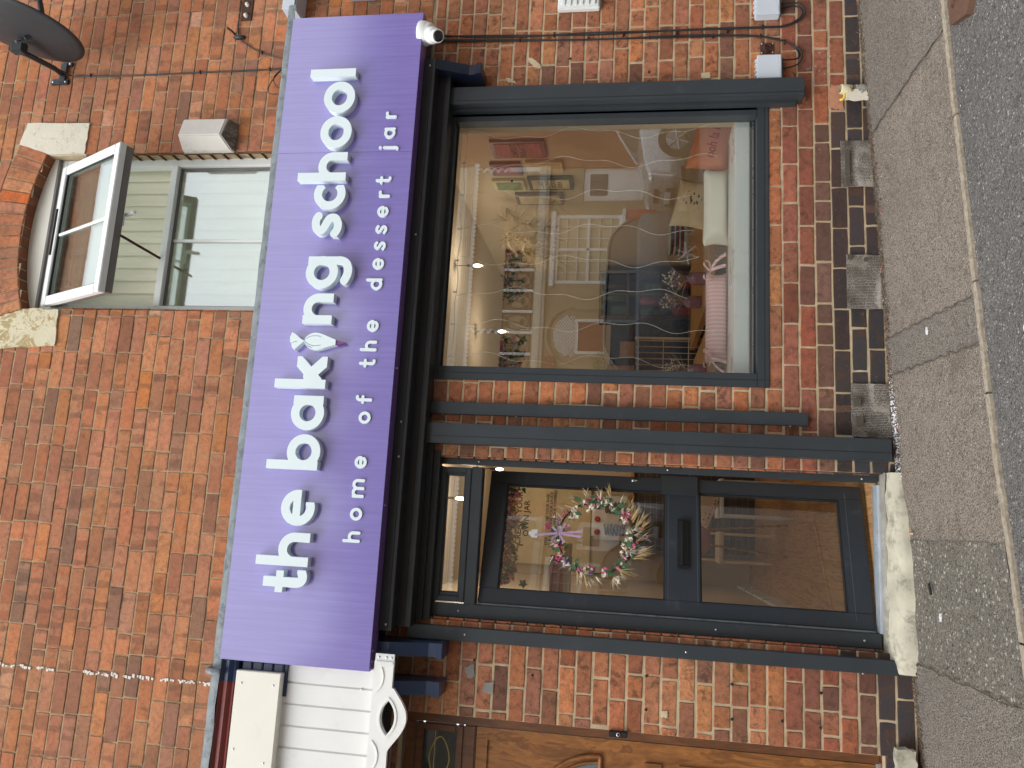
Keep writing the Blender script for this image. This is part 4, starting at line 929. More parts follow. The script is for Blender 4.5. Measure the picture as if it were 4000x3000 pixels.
# mesh grilles over the cellar vents
def grille_mat():
    k = N('expanded_metal_mesh'); co = k.co(); v = k.n('ShaderNodeTexVoronoi'); v.inputs['Scale'].default_value = 120; v.inputs['Randomness'].default_value = .35; k.l(k.co((1, 1, 1.5)), v.inputs['Vector'])
    f = k.ramp(v.outputs['Distance'], [(.28, WH), (.46, BK)])
    n = k.noise(k.co(), 9, 5, .7); m_ = k.ramp(n, [(.35, srgb(168, 163, 155)), (.62, srgb(120, 111, 101))])
    c = k.mix(f, m_, srgb(50, 45, 42)); c = k.mix(k.ramp(k.noise(k.co(), 5, 4), [(.5, BK), (.62, g3(.5))]), c, srgb(84, 76, 66)); k.base(c); k.set(rough=.6, metal=.1); k.bump(f, .002, 1); return k.m
M['grille'] = grille_mat(); M['tape'] = simple('brown_fixing_tab', srgb(82, 76, 66), .9, var=.2, vs=30)
random.seed(3)
def grille(x0, x1, z0, z1, label, tabs, skew=0):
    t = thing('vent_mesh', label, 'vent mesh', ((x0+x1)/2, 0, z0), 'metal mesh covers over the low wall vents')
    n = 24; m_ = 14; vs = []
    for j in range(m_+1):
        for i in range(n+1):
            x = x0+(x1-x0)*i/n; zb = z0+(gx(x)-gx(x0))*.9; z = zb+(z1-zb)*j/m_
            y = -.007-.010*max(0, math.sin((i/n)*3.0+skew)*math.sin(j/m_*4+skew*2))-.004*random.random()*(j in (0, m_)); vs.append((x+random.uniform(-.001, .001)*(i in (0, n)), y, z))
    fs = [(j*(n+1)+i, j*(n+1)+i+1, (j+1)*(n+1)+i+1, (j+1)*(n+1)+i) for j in range(m_) for i in range(n)]
    mb = MB(); mb.add(vs, fs, True); N0 = len(vs); mb.add([(x, y+.0015, z) for x, y, z in vs], [f[::-1] for f in fs], True); mb.build('mesh_sheet', 'grille', t)
    for a, b, w_, h_ in tabs:
        q = MB(); q.box(a, a+w_, -.024, -.018, b, b+h_, .001); q.build('fixing_tab', 'tape', t)
grille(1.842, 2.105, .262, .43, 'mesh vent cover with a long dark bar, right end of the wall', [(1.905, .388, .135, .024), (2.07, .392, .028, .02), (1.85, .385, .045, .025)], .3)
grille(1.175, 1.465, .236, .412, 'dented mesh vent cover in the middle with a torn hole', [(1.435, .385, .028, .024), (1.425, .31, .022, .018), (1.20, .392, .012, .01)], 1.1)
grille(.512, .785, .215, .405, 'mesh vent cover dusted with white powder beside the tall pilaster', [(.665, .36, .04, .034), (.565, .35, .05, .034), (.512, .29, .03, .034)], 2.0)
# broken pipe stub
t = thing('pipe_stub', 'broken white drain pipe stub with yellow ring at the foot of the wall', 'pipe', (2.37, 0, .29)); random.seed(5)
mb = MB(); mb.lathe([(.024, 0), (.026, .002), (.026, .055), (.024, .058), (.02, .058)], (2.385, -.035, .375), (.05, -.12, 1), 20); mb.build('pipe', flake_mat('yellowed_pipe', srgb(212, 204, 170), srgb(140, 120, 80), .56, .6, 20), t)
mb = MB(); mb.tube([(2.352+.020*math.cos(a), -.03+.006*math.sin(a), .425+.014*math.sin(a)) for a in [R(150+i*22) for i in range(10)]], .006, 8); mb.build('ring', simple('yellow_plastic', srgb(226, 196, 60), .4, bump=0), t)
mb = slab(MB(), [(2.316, .285), (2.375, .290), (2.385, .33), (2.37, .40), (2.32, .415)], -.05, -.04, .005, 5, 6); mb.build('shard', 'stonepaint', t)
mb = MB()
mb.ball((2.385, -.03, .32), .034, 12, (1, .8, 1.2))
for i in range(30): pebble(mb, random.uniform(2.36, 2.41), random.uniform(-.055, -.005), random.uniform(.285, .36), random.uniform(.010, .018))
mb.build('cement_lump', 'cement', t)
mb = MB(); random.seed(9); o_ = slab(MB(), [(2.29, .405), (2.43, .405), (2.44, .47), (2.385, .485), (2.30, .478)], -.0035, .002, .006, 5, 8); tag(o_.build('mortar_patch', simple('pink_mortar', srgb(176, 126, 100), .9, var=.25, vs=20, bump=1, bs=60)), 'pinkish broken mortar patch in the brick above the pipe stub', 'mortar patch')
# marks on the wall that are part of it
def blot(label, pts, mat, y=-.0032, seed=1, nm='mortar_smear', jit=.004):
    o = slab(MB(), pts, y-.0015, .004, jit, 5, seed).build(nm, mat, B); return lab(o, label)
M['smear'] = simple('old_filler', srgb(196, 180, 148), .9, var=.15, vs=20, bump=.6, bs=60); M['wpaint'] = simple('white_paint_drips', srgb(222, 220, 210), .7, var=.1, vs=30)
blot('pale filler smear on the brick below the camera cables', [(2.60, 2.06), (2.645, 2.10), (2.668, 2.145), (2.65, 2.15), (2.61, 2.11), (2.59, 2.08)], 'smear')
blot('small pale filler patch near the pilaster', [(2.50, 1.11), (2.535, 1.115), (2.53, 1.16), (2.50, 1.165)], 'smear', seed=2); blot('pale filler blob right of the corbel', [(2.50, 2.20), (2.53, 2.23), (2.54, 2.27), (2.515, 2.26)], 'smear', seed=3)
blot('grey filler blot on the brick pier by the wood door', [(-.86, 2.15), (-.80, 2.14), (-.80, 2.19), (-.85, 2.20)], 'cement', seed=4); blot('grey filler blot beside the corbel pair', [(-.78, 2.24), (-.72, 2.25), (-.74, 2.30), (-.79, 2.28)], 'cement', seed=5); blot('cream filler spot low on the pier', [(-.895, 1.28), (-.86, 1.28), (-.865, 1.31), (-.89, 1.312)], 'smear', seed=6)
random.seed(14); mb = MB()
for z in [4.93-i*.011 for i in range(116)]:
    if random.random() < .42 or 4.41 < z < 4.58: continue
    wv = random.uniform(.003, .012); x = -.932+random.uniform(-.006, .006); h = random.uniform(.006, .014)
    slab_pts = [(x-wv, z), (x+wv*.7, z-h*.2), (x+wv, z+h), (x-wv*.6, z+h*1.1)]; mb.prism(slab_pts, -.0045, .002)
tag(mb.build('paint_dribble', 'wpaint', B), 'broken white paint line running up the brick left of the sign', kind='stuff')
for x, z in [(-.707, 1.386), (-.865, 1.385), (-.713, .978), (-.873, .977), (-.861, .745), (-.719, .566), (-.876, .571), (-.75, 1.95), (-.70, 2.25), (2.65, 1.9), (1.9, 2.2), (2.55, 1.45)]: MB().lathe([(0, .0045), (.006, .0045), (.007, .001)], (x, 0, z), (0, -1, 0), 10).build('drill_hole', 'groove', B)

# ------------------------------------------------------------------ neighbouring shopfront, left
NB = thing('neighbouring_porch', 'white boarded porch front with scalloped valance left of the purple sign', 'porch', (-1.6, -.2, 2.5))
mb = MB(); pf = [(-.02, 3.36), (-.285, 3.375), (-.30, 3.385), (-.285, 3.40), (-.300, 3.42), (-.295, 3.44), (-.312, 3.455), (-.05, 3.50)]
mb.prism(pf, -2.6, -.845, 'yz'); lab(mb.build('cornice', 'maroon', NB), 'faded maroon moulded cornice')
mb = MB(); mb.prism(pf, -.844, -.745, 'yz'); [mb.box(-.86, -.748, -.272+.0, -.26, 3.15+i*.055, 3.198+i*.055, .004) for i in range(4)]; mb.box(-.90, -.745, -.26, -.20, 3.13, 3.38, .002); lab(mb.build('cornice', 'blue', NB), 'navy painted end of the cornice')
mb = MB(); mb.box(-2.6, -.787, -.30, -.20, 3.146, 3.378, .003); fb = lab(mb.build('fascia_box', 'cream_box', NB), 'smooth cream fascia boxing')
screws(fb, [(-.845, -.30, 3.345), (-.845, -.30, 3.18), (-1.20, -.30, 3.19), (-1.15, -.30, 3.35)], .005)
mb = MB(); x = -.732
while x > -2.6: mb.box(x-.0965, x-.0035, -.250, -.225, 2.69, 3.16, .003); x -= .1
mb.box(-2.6, -.735, -.243, -.22, 2.692, 3.158); cl = mb.build('cladding_board', 'ivory', NB)
screws(cl, [(-.835, -.250, 3.12), (-.835, -.250, 2.75), (-1.135, -.250, 3.13), (-1.335, -.25, 2.75)], .005)
# valance with pointed oval openings
def val_f():
    c = -.945; per = .54
    def bot(X): 
        u = ((X-c+per/2) % per)-per/2; b_ = 2.590-.082*np.clip(np.cos(np.clip(u/.150, -1, 1)*math.pi/2), 0, 1)**1.2; return np.where(X > -.812, 2.589, b_)
    def f(X, Y):
        body = np.maximum(np.maximum(bot(X)-Y, Y-2.685), X+.690)
        u = ((X-c+per/2) % per)-per/2; r_ = .102; off = .068
        lens = np.maximum(np.hypot(u, Y-(2.600-off))-r_, np.hypot(u, Y-(2.600+off))-r_)
        return np.maximum(body, -np.maximum(lens, X+.84))
    return f
va = glyph(val_f(), (-1.75, -.69, 2.49, 2.69), .0035, 0, 0, -.285, -.262, 'valance', 'ivory', NB)
def rim_f():
    c = -.945; per = .54
    def f(X, Y):
        u = ((X-c+per/2) % per)-per/2; off = .068; L = lambda r_: np.maximum(np.hypot(u, Y-(2.600-off))-r_, np.hypot(u, Y-(2.600+off))-r_)
        ring = np.maximum(L(.114), -L(.105))
        sw_ = np.minimum(abs(np.hypot(u-.178, (Y-2.720))-.085)-.0028, abs(np.hypot(u+.178, (Y-2.720))-.085)-.0028)
        return np.maximum(np.minimum(ring, np.maximum(sw_, Y-2.67)), X+.72)
    return f
glyph(rim_f(), (-1.75, -.71, 2.52, 2.68), .0025, 0, 0, -.289, -.285, 'raised_scroll', 'ivory', va)
mb = MB(); mb.box(-.712, -.655, -.292, -.286, 2.584, 2.680, .002); mb.box(-.70, -.69, -.296, -.292, 2.59, 2.675, .002); vb = mb.build('end_bracket', 'white', NB); screws(vb, [(-.672, -.292, 2.60), (-.672, -.292, 2.625), (-.672, -.292, 2.662)], .006)
mb = MB(); mb.box(-2.6, -.74, -.23, .0, 2.66, 2.69, .002); mb.build('soffit', 'navy_dark', NB)
# wood effect front door
ND = thing('neighbour_door', 'golden oak effect front door and frame with leaded fanlight left of the brick pier', 'front door', (-1.48, .1, .28))
mb = MB(); mb.box(-1.035, -.984, .085, .16, .28, 2.605, .006); mb.box(-1.96, -1.91, .085, .16, .28, 2.605, .006); mb.box(-1.91, -1.035, .085, .16, 2.555, 2.605, .006); mb.box(-1.91, -1.035, .085, .16, 2.235, 2.295, .006)
fr_ = mb.build('door_frame', 'oakdark', ND)
mb = MB(); mb.frame(-1.905, -1.04, 2.297, 2.553, .040, .095, .13, bev=.008); mb.build('fanlight_frame', 'oakdark', fr_)
mb = MB(); mb.box(-1.87, -1.076, .118, .124, 2.335, 2.515); fg = mb.build('fanlight_glass', 'glass_dark', ND)
mb = MB(); pts = [(-1.215+.105*math.cos(a), 2.425+.055*math.sin(a)*(1-.25*abs(math.cos(a)))) for a in [R(i*12) for i in range(31)]]; mb.tube([(a, .116, b) for a, b in pts], .004, 6); mb.tube([(-1.08, .116, 2.452), (-1.87, .116, 2.452)], .0035, 6); mb.build('lead_strip', simple('brass_lead', srgb(196, 180, 120), .35, metal=.6, bump=0), fg)
mb = MB(); mb.box(-1.905, -1.04, .108, .145, .30, 2.232, .004); lf = mb.build('door_leaf', 'oak', ND)
mb = MB()
for (x0, x1, z0, z1) in ((-1.905, -1.04, .30, 2.232),): mb.frame(x0, x1, z0, z1, .058, .096, .110, bev=.006)
for (x0, x1, z0, z1) in ((-1.44, -1.135, .42, 1.215), (-1.80, -1.52, .42, 1.215), (-1.44, -1.135, 1.30, 1.38)):
    mb.frame(x0, x1, z0, z1, .020, .098, .110, bev=.005); mb.frame(x0+.03, x1-.03, z0+.03, z1-.03, .010, .101, .110, bev=.003)
mb.build('moulding', 'oak', lf)
mb = MB(); ar = lambda r: [(-1.47+r*math.cos(a), .100, 1.60+r*1.0*math.sin(a)) for a in [R(i*6) for i in range(31)]]
mb.tube(ar(.345), .011, 8); mb.tube(ar(.315), .007, 8); mb.tube([ar(.345)[0], ar(.345)[-1]], .011, 8); mb.build('arch_moulding', 'oak', lf)
mb = MB(); mb.prism([(a, c) for a, b, c in ar(.305)], .103, .109); mb.build('arched_pane', simple('frosted_door_glass', srgb(96, 112, 118), .15, var=.3, vs=30, bump=.4, bs=40, coat=.5), lf)
mb = MB(); mb.box(-1.96, -.984, .06, .16, .262, .282, .004); mb.build('sill', 'oakdark', ND)
t = thing('door_bell', 'black doorbell button at the edge of the oak door frame', 'doorbell', (-.985, -.01, 1.48)); mb = MB(); mb.box(-1.002, -.972, -.018, .01, 1.470, 1.560, .004); mb.build('case', 'black', t)
mb = MB(); mb.lathe([(.006, .004), (.009, .004), (.0095, 0)], (-.987, -.018, 1.515), (0, -1, 0), 16); mb.build('button', 'steel', t)
mb = slab(MB(), [(-1.07, .165), (-.93, .165), (-.93, .245), (-1.07, .25)], -.05, .05, .006, 5, 3); tag(mb.build('threshold_stone', 'step'), 'small pale stone block at the foot of the oak door frame', 'stone block')
tag(MB().box(-1.96, -1.075, -.04, .08, .05, .262, .006).build('door_step', 'step'), 'stone step under the oak front door', 'step')

# ------------------------------------------------------------------ shop interior
M['int_wall'] = simple('cream_shop_wall', srgb(196, 178, 150), .8, var=.03, vs=3, bump=.1)
M['ceil'] = simple('cream_ceiling', srgb(204, 188, 162), .8, var=.02, vs=3, bump=.1)
M['laminate'] = wood_mat('oak_laminate_floor', srgb(160, 116, 72), srgb(212, 170, 120), (9, .5, 1), .32, .1, .6, 5)
M['tabletop'] = wood_mat('oak_table_top', srgb(170, 124, 74), srgb(190, 146, 94), (.5, 7, 1), .4, .1, .6, 5)
M['ledge'] = simple('white_gloss_board', srgb(226, 230, 226), .3, var=.02, vs=3, bump=0)
def tile_mat():
    k = N('dark_slate_tiles'); b = k.n('ShaderNodeTexBrick'); b.inputs['Scale'].default_value = 4.2; b.inputs['Color1'].default_value = srgb(62, 56, 52); b.inputs['Color2'].default_value = srgb(84, 76, 68); b.inputs['Mortar'].default_value = srgb(120, 108, 92); b.inputs['Mortar Size'].default_value = .012
    b.inputs['Brick Width'].default_value = .9; b.inputs['Row Height'].default_value = .25
    k.l(k.co((1, 1, 1), (R(90), 0, 0)), b.inputs['Vector']); k.base(b.outputs[0]); k.set(rough=.4); return k.m
M['tiles'] = tile_mat()
def struct_box(nm, mt, *a): q = MB(); q.box(*a); return struct(q.build(nm, mt))
struct_box('interior_floor', 'laminate', -.55, 2.75, .125, 4.4, .20, .262); struct_box('interior_ceiling', 'ceil', -.55, 2.75, .19, 4.4, 2.96, 3.0)
struct_box('interior_wall', 'int_wall', -.60, -.52, .19, 4.4, .2, 2.96); struct_box('interior_wall', 'int_wall', 2.70, 2.78, .19, 4.4, .2, 2.96); struct_box('interior_wall', 'int_wall', -.6, 2.78, 4.3, 4.4, .2, 2.96)
q = MB(); q.box(-.52, .62, .2, .212, 2.56, 2.96); q.box(.34, .77, .2, .212, .262, 2.96); q.box(.77, 2.7, .2, .212, 2.60, 2.96); q.box(2.33, 2.7, .2, .212, .262, 2.96); q.box(.77, 2.33, .2, .212, .262, .86); q.box(2.31, 2.328, .078, .2, .86, 2.6); q.box(.769, .80, .078, .2, .86, 2.6); q.box(.80, 2.31, .078, .2, 2.575, 2.60); struct(q.build('interior_wall_lining', 'int_wall'))
q = MB(); q.box(-.519, -.500, .25, 4.2, .262, .40, .003); q.box(-.519, -.50, .6, 1.5, 2.2, 2.3, .003); q.box(-.519, -.495, 1.1, 1.19, .262, 2.3, .003); struct(q.build('interior_skirting', 'ledge'))
t = thing('window_ledge', 'deep white window board inside the shop window', 'window board', (1.55, .2, .88)); q = MB(); q.box(.77, 2.328, .078, .372, .885, .965, .006); q.build('board', 'ledge', t)
t = thing('window_bench', 'brown wooden bench seat behind the white window board', 'bench', (1.55, .6, .262)); q = MB(); q.box(.80, 2.66, .374, .70, .905, .935, .004); q.build('seat', 'tabletop', t); q = MB(); q.box(.82, 2.64, .66, .68, .262, .905); q.build('front_panel', 'int_wall', t)
# cushions
def cushion(name, label, c, size, mat, rot=(0, 0, 0), n=16):
    bm = bmesh.new(); bmesh.ops.create_grid(bm, x_segments=n, y_segments=n, size=1); bm.verts.ensure_lookup_table()
    top = [(v.co.x, v.co.y) for v in bm.verts]; fc = [[v.index for v in f.verts] for f in bm.faces]; bm.free(); mb = MB()
    def pt(u, v, s_):
        e = (1-abs(u)**3.2)*(1-abs(v)**3.2); h = max(0, e)**.5; pinch = 1-.07*(1-abs(u)**2)*(abs(v)**3)-.0; pinch2 = 1-.07*(1-abs(v)**2)*(abs(u)**3)
        wr = .05*math.sin(7*u+3*v)*h*(1-h)
        return (u*size[0]/2*pinch2, s_*(h+wr)*size[1]/2, v*size[2]/2*pinch)
    mb.add([pt(u, v, -1) for u, v in top], fc, True); mb.add([pt(u, v, 1) for u, v in top], [f[::-1] for f in fc], True)
    o = mb.build(name, mat); o.location = c; o.rotation_euler = tuple(R(a) for a in rot); return tag(o, label, 'cushion')
M['wcush'] = simple('white_cotton', srgb(242, 238, 220), .9, var=.03, vs=6, bump=.5, bs=200)
M['coral'] = simple('terracotta_cotton', srgb(212, 136, 98), .9, var=.05, vs=6, bump=.5, bs=200)
def stripe():
    k = N('pink_striped_cotton'); co = k.co((260, 1, 1)); s_ = k.n('ShaderNodeSeparateXYZ'); k.l(co, s_.inputs[0]); f = k.ramp(k.math('SINE', s_.outputs[0]), [(.3, BK), (.7, WH)])
    k.base(k.mix(f, srgb(238, 190, 188), srgb(246, 220, 214))); k.set(rough=.9); return k.m
M['pink'] = stripe()
cushion('cushion', 'plump white cushion lying in the shop window', (1.93, .46, 1.022), (.50, .17, .16), 'wcush')
c1 = cushion('cushion', 'terracotta cushion with red lettering ooh la la at the right of the window', (2.36, .50, 1.045), (.36, .13, .26), 'coral', (-8, 12, 0))
c3 = cushion('cushion', 'yellow cushion embroidered with flowers behind the white one', (2.07, .74, 1.14), (.33, .11, .24), simple('cream_linen', srgb(216, 192, 150), .9, var=.05, vs=8, bump=.5, bs=160), (-10, 12, 0))
bol = cushion('bolster', 'pink striped bolster tied with bows at both ends in the shop window', (1.235, .43, 1.018), (.56, .14, .135), 'pink', (0, 0, 0))
mb = MB()
def bow(mb, x, z, s=1, dr=1):
    for sg in (-1, 1):
        P = smooth([(x, -.06, z), (x+.03*sg*s, -.085, z+.035), (x+.055*sg*s, -.08, z+.03), (x+.045*sg*s, -.075, z+.005), (x, -.065, z)], 5)
        for i in range(len(P)-1):
            a, b = P[i], P[i+1]; mb.add([(a[0], a[1]-.009, a[2]), (b[0], b[1]-.009, b[2]), (b[0], b[1]+.009, b[2]+.006), (a[0], a[1]+.009, a[2]+.006)], [(0, 1, 2, 3)], True)
        P = smooth([(x, -.065, z), (x+.02*sg*s+.03*dr, -.085, z-.03), (x+.035*sg*s+.06*dr, -.09, z-.085)], 4)
        for i in range(len(P)-1):
            a, b = P[i], P[i+1]; mb.add([(a[0]-.009, a[1], a[2]), (b[0]-.010, b[1], b[2]), (b[0]+.010, b[1], b[2]+.004), (a[0]+.009, a[1], a[2]+.004)], [(0, 1, 2, 3)], True)
bow(mb, -.255, .04, 1, -1); bow(mb, .265, .045, 1, 1); mb.build('ribbon_bow', 'pink', bol, local=True)
# flowers embroidered on the yellow cushion
random.seed(2)
for nm, cset in (('embroidered_leaves', srgb(60, 96, 66)), ('embroidered_flowers', srgb(150, 70, 110))):
    mb = MB()
    for i in range(26):
        x, z = random.uniform(-.11, .11), random.uniform(-.08, .08); mb.add([(x+.009*math.cos(a)*(1.6 if 'leav' in nm else 1), -.0575+.022*(abs(x/.13)**2.5+abs(z/.1)**2.5), z+.006*math.sin(a)*(.6 if 'leav' in nm else 1)) for a in [R(60*k) for k in range(6)]], [(0, 1, 2, 3, 4, 5)])
    mb.build(nm, simple(nm, cset, .9, bump=0), c3, local=True)
def text(body, size, mat, parent=None, loc=(0, 0, 0), rot=(90, 0, 0), local=False, name='lettering', ext=.0004, shear=0, align='CENTER', cwide=1):
    cu = bpy.data.curves.new('t', 'FONT'); cu.body = body; cu.size = size; cu.extrude = ext; cu.align_x = align; cu.align_y = 'CENTER'; cu.shear = shear; cu.resolution_u = 3; cu.space_line = .95; cu.offset = size*.012
    o = bpy.data.objects.new('t', cu); COL.objects.link(o); bpy.context.view_layer.update(); me = bpy.data.meshes.new_from_object(o.evaluated_get(bpy.context.evaluated_depsgraph_get())); bpy.data.objects.remove(o)
    me.materials.clear(); me.materials.append(M[mat] if isinstance(mat, str) else mat); o = bpy.data.objects.new(name, me); COL.objects.link(o)
    if parent: o.parent = parent; loc = Vector(loc)-(Vector((0, 0, 0)) if local else parent.location)
    o.location = loc; o.rotation_euler = tuple(R(a) for a in rot); o.scale = (cwide, 1, 1); return o
M['redtext'] = simple('red_embroidery', srgb(176, 40, 34), .8, bump=0); M['blacktext'] = simple('black_print', srgb(30, 28, 28), .7, bump=0)
text('ooh la la', .085, 'redtext', c1, (-.01, -.0665, -.01), local=True, shear=.2, cwide=.78)
# tables
def table(x0, x1, y0, y1, z, label, mat='tabletop'):
    t = thing('cafe_table', label, 'table', ((x0+x1)/2, (y0+y1)/2, .262)); q = MB(); q.box(x0, x1, y0, y1, z-.04, z, .003); q.build('tabletop', mat, t)
    for a in (x0+.05, x1-.05):
        for b in (y0+.05, y1-.05): q = MB(); q.box(a-.025, a+.025, b-.025, b+.025, .262, z-.04, .003); q.build('leg', mat, t)
    return t
table(1.47, 2.45, .80, 2.30, 1.03, 'long oak table behind the window, nearer the right wall'); table(.52, 1.30, .78, 1.95, 1.03, 'oak table behind the window, nearer the door')
M['plum_glass'] = simple('pink_bottle_glass', srgb(150, 110, 122), .12, var=.2, bump=0, coat=.6)
def scatter_flowers(mb, c, n, rad, rb, sq=(1, 1, 1)):
    for i in range(n):
        d = Vector((random.gauss(0, 1), random.gauss(0, 1), random.gauss(0, 1))).normalized()*random.random()**.4; p = Vector(c)+Vector((d.x*rad*sq[0], d.y*rad*sq[1], d.z*rad*sq[2]))
        nrm = Vector((random.gauss(0, 1), random.gauss(0, 1)-.6, random.gauss(0, 1))).normalized(); u = nrm.orthogonal().normalized(); v = nrm.cross(u); r_ = rb*random.uniform(.6, 1.4)
        m_ = 5; vs = [p+nrm*r_*.3]
        for k in range(m_*2): a = math.pi*k/m_; rr = r_*(1 if k % 2 else .55); vs.append(p+u*math.cos(a)*rr+v*math.sin(a)*rr)
        mb.add(vs, [(0, 1+k, 1+(k+1) % (2*m_)) for k in range(2*m_)])
def blades(mb, c, n, L, spread, w_=.003, up=(0, 0, 1), droop=0.0):
    for i in range(n):
        d = (Vector(up)+Vector((random.gauss(0, spread), random.gauss(0, spread), random.gauss(0, spread)))).normalized(); l_ = L*random.uniform(.5, 1.1); p = Vector(c); s_ = d.orthogonal().normalized()
        a = p; b = p+d*l_*.5; e = p+d*l_+Vector((0, 0, -droop*l_)); mb.add([a-s_*w_, a+s_*w_, b+s_*w_, b-s_*w_, e], [(0, 1, 2, 3), (3, 2, 4)])
FL = {'pinkf': srgb(224, 160, 168), 'magf': srgb(212, 96, 142), 'purf': srgb(128, 96, 150), 'creamf': srgb(236, 228, 208), 'peachf': srgb(222, 164, 136), 'yelf': srgb(206, 178, 96), 'leaf': srgb(70, 104, 72), 'straw': srgb(196, 172, 124), 'gold': srgb(190, 150, 70)}
for k_, v_ in FL.items(): M[k_] = simple(k_+'_petals', v_, .8, var=.2, vs=40, bump=0)
def vase(x, y, z, label, seed):
    random.seed(seed); t = thing('flower_vase', label, 'vase', (x, y, z)); q = MB(); q.lathe([(.0, 0), (.042, .001), (.045, .012), (.043, .08), (.036, .098), (.022, .112), (.022, .128), (.026, .132), (.022, .133)], (x, y, z), (0, 0, 1), 24); q.build('bottle', 'plum_glass', t)
    q = MB(); blades(q, (x, y, z+.12), 60, .20, .38, .0022, droop=.1); q.build('dried_stems', 'straw', t); q = MB(); scatter_flowers(q, (x, y, z+.22), 50, .07, .009); q.build('dried_flowers', 'creamf', t); q = MB(); scatter_flowers(q, (x, y, z+.19), 14, .045, .012); q.build('purple_flowers', 'purf', t)
vase(1.665, 1.02, 1.03, 'pink glass vase of dried flowers on the right hand table', 3); vase(1.60, 1.35, 1.03, 'further pink vase of dried flowers on the right hand table', 4); vase(1.02, .93, 1.03, 'pink glass vase of dried flowers on the table near the door', 5)
# shelves at the back with boxes and jars
M['shelfbrown'] = simple('dark_walnut_shelf', srgb(96, 76, 60), .6, var=.1, bump=0)
t = thing('shelf_unit', 'dark wooden shelving with jars and boxes at the back of the shop', 'shelves', (2.3, 3.9, .262)); q = MB()
for x in (2.12, 2.36, 2.60): q.box(x, x+.02, 3.7, 4.0, .262, 1.85)
for z in (.5, .85, 1.2, 1.55, 1.83): q.box(2.12, 2.62, 3.7, 4.0, z, z+.022)
q.box(2.12, 2.62, 3.99, 4.01, .262, 1.85)
q.build('frame', M['shelfbrown'], t); random.seed(6)
cols = [simple('jar_red', srgb(150, 50, 46), .5, bump=0), simple('jar_green', srgb(70, 96, 74), .5, bump=0), simple('jar_cream', srgb(210, 196, 160), .5, bump=0), simple('jar_brown', srgb(90, 62, 46), .5, bump=0)]
for z in (.525, .875, 1.225, 1.575):
    x = 2.16
    while x < 2.52:
        w_ = random.uniform(.05, .12); h = random.uniform(.10, .26); q = MB()
        if random.random() < .5: q.box(x, x+w_, 3.74, 3.86, z, z+h, .004)
        else: q.lathe([(0, 0), (w_/2, 0), (w_/2, h*.8), (w_*.35, h*.88), (w_*.35, h), (0, h)], (x+w_/2, 3.8, z), (0, 0, 1), 14)
        ob = q.build('jar' if random.random() < .5 else 'box', random.choice(cols), None); tag(ob, 'small jars and boxes standing on the shelves at the back of the shop', 'jar', 'jars and boxes on the back shelves'); ob.name = 'jar'; x += w_+random.uniform(.02, .08)
M['purframe'] = simple('plum_frame', srgb(96, 60, 84), .5, bump=0); M['redstripe'] = simple('red_striped_card', srgb(160, 84, 90), .7, var=.4, vs=12, bump=0, stretch=(1, 1, 6)); M['cardc'] = simple('cream_card', srgb(216, 198, 156), .8, bump=0); M['greencard'] = simple('green_card', srgb(120, 142, 104), .8, var=.4, vs=14, bump=0)
M['screen'] = simple('black_glossy_screen', srgb(16, 17, 20), .12, bump=0, coat=1)
t = thing('black_screen', 'large black glossy panel standing at the back of the shop', 'screen', (1.85, 3.6, .262)); q = MB(); q.box(1.40, 2.08, 3.60, 3.66, .70, 1.72, .006); q.build('panel', 'screen', t); q = MB(); q.box(1.40, 2.08, 3.58, 3.70, .262, .70, .006); q.build('base_cabinet', 'black', t)
t = thing('back_counter', 'brown counter with pale boxes left of the black panel', 'counter', (1.1, 3.6, .262)); q = MB(); q.box(.62, 1.38, 3.4, 3.9, .262, 1.15, .004); q.build('front', M['shelfbrown'], t); q = MB(); q.box(.60, 1.39, 3.38, 3.92, 1.15, 1.18, .004); q.build('worktop', 'tabletop', t)
t = thing('wire_rack', 'cream wire grid rack behind the nearer oak table', 'rack', (1.25, 2.2, .262)); q = MB()
for i in range(9): q.tube([(1.12+i*.05, 2.2, .80), (1.12+i*.05, 2.2, 1.47)], .0035, 5)
for i in range(4): q.tube([(1.11, 2.2, .85+i*.2), (1.54, 2.2, .85+i*.2)], .0035, 5)
q.build('wire_grid', 'cardc', t); q = MB(); q.box(1.10, 1.115, 2.19, 2.22, .262, 1.48, .002); q.box(1.535, 1.55, 2.19, 2.22, .262, 1.48, .002); q.build('post', 'cardc', t)
for nm, (x0, x1, z0, z1), lb in (('gift_bag', (1.18, 1.30, 1.48, 1.70), 'tan card box standing on top of the wire rack'), ('gift_box', (1.38, 1.50, 1.48, 1.60), 'smaller tan box on the right end of the wire rack')): q = MB(); q.box(x0, x1, 2.16, 2.24, z0, z1, .004); tag(q.build(nm, 'tabletop'), lb, 'box')
t = thing('magazine_stack', 'stack of teal and pink magazines on a small white stand near the right wall', 'magazines', (2.58, 2.6, 1.0)); random.seed(8)
for i in range(9): q = MB(); q.box(2.44+random.uniform(-.01, .01), 2.68, 2.5, 2.72, 1.08+i*.014, 1.091+i*.014); q.build('magazine', [M['redtext'] if 'redtext' in M else 'cardc', cols[1], 'carblue' if 'carblue' in M else 'ledge'][i % 3], t)
t = thing('white_stand', 'small white stand under the magazines', 'stand', (2.58, 2.6, .262)); q = MB(); q.box(2.42, 2.69, 2.48, 2.74, 1.05, 1.078, .003); q.build('tabletop', 'ledge', t)
for a in (2.43, 2.66):
    for b in (2.50, 2.71): q = MB(); q.box(a, a+.02, b, b+.02, .262, 1.05); q.build('leg', 'ledge', t)
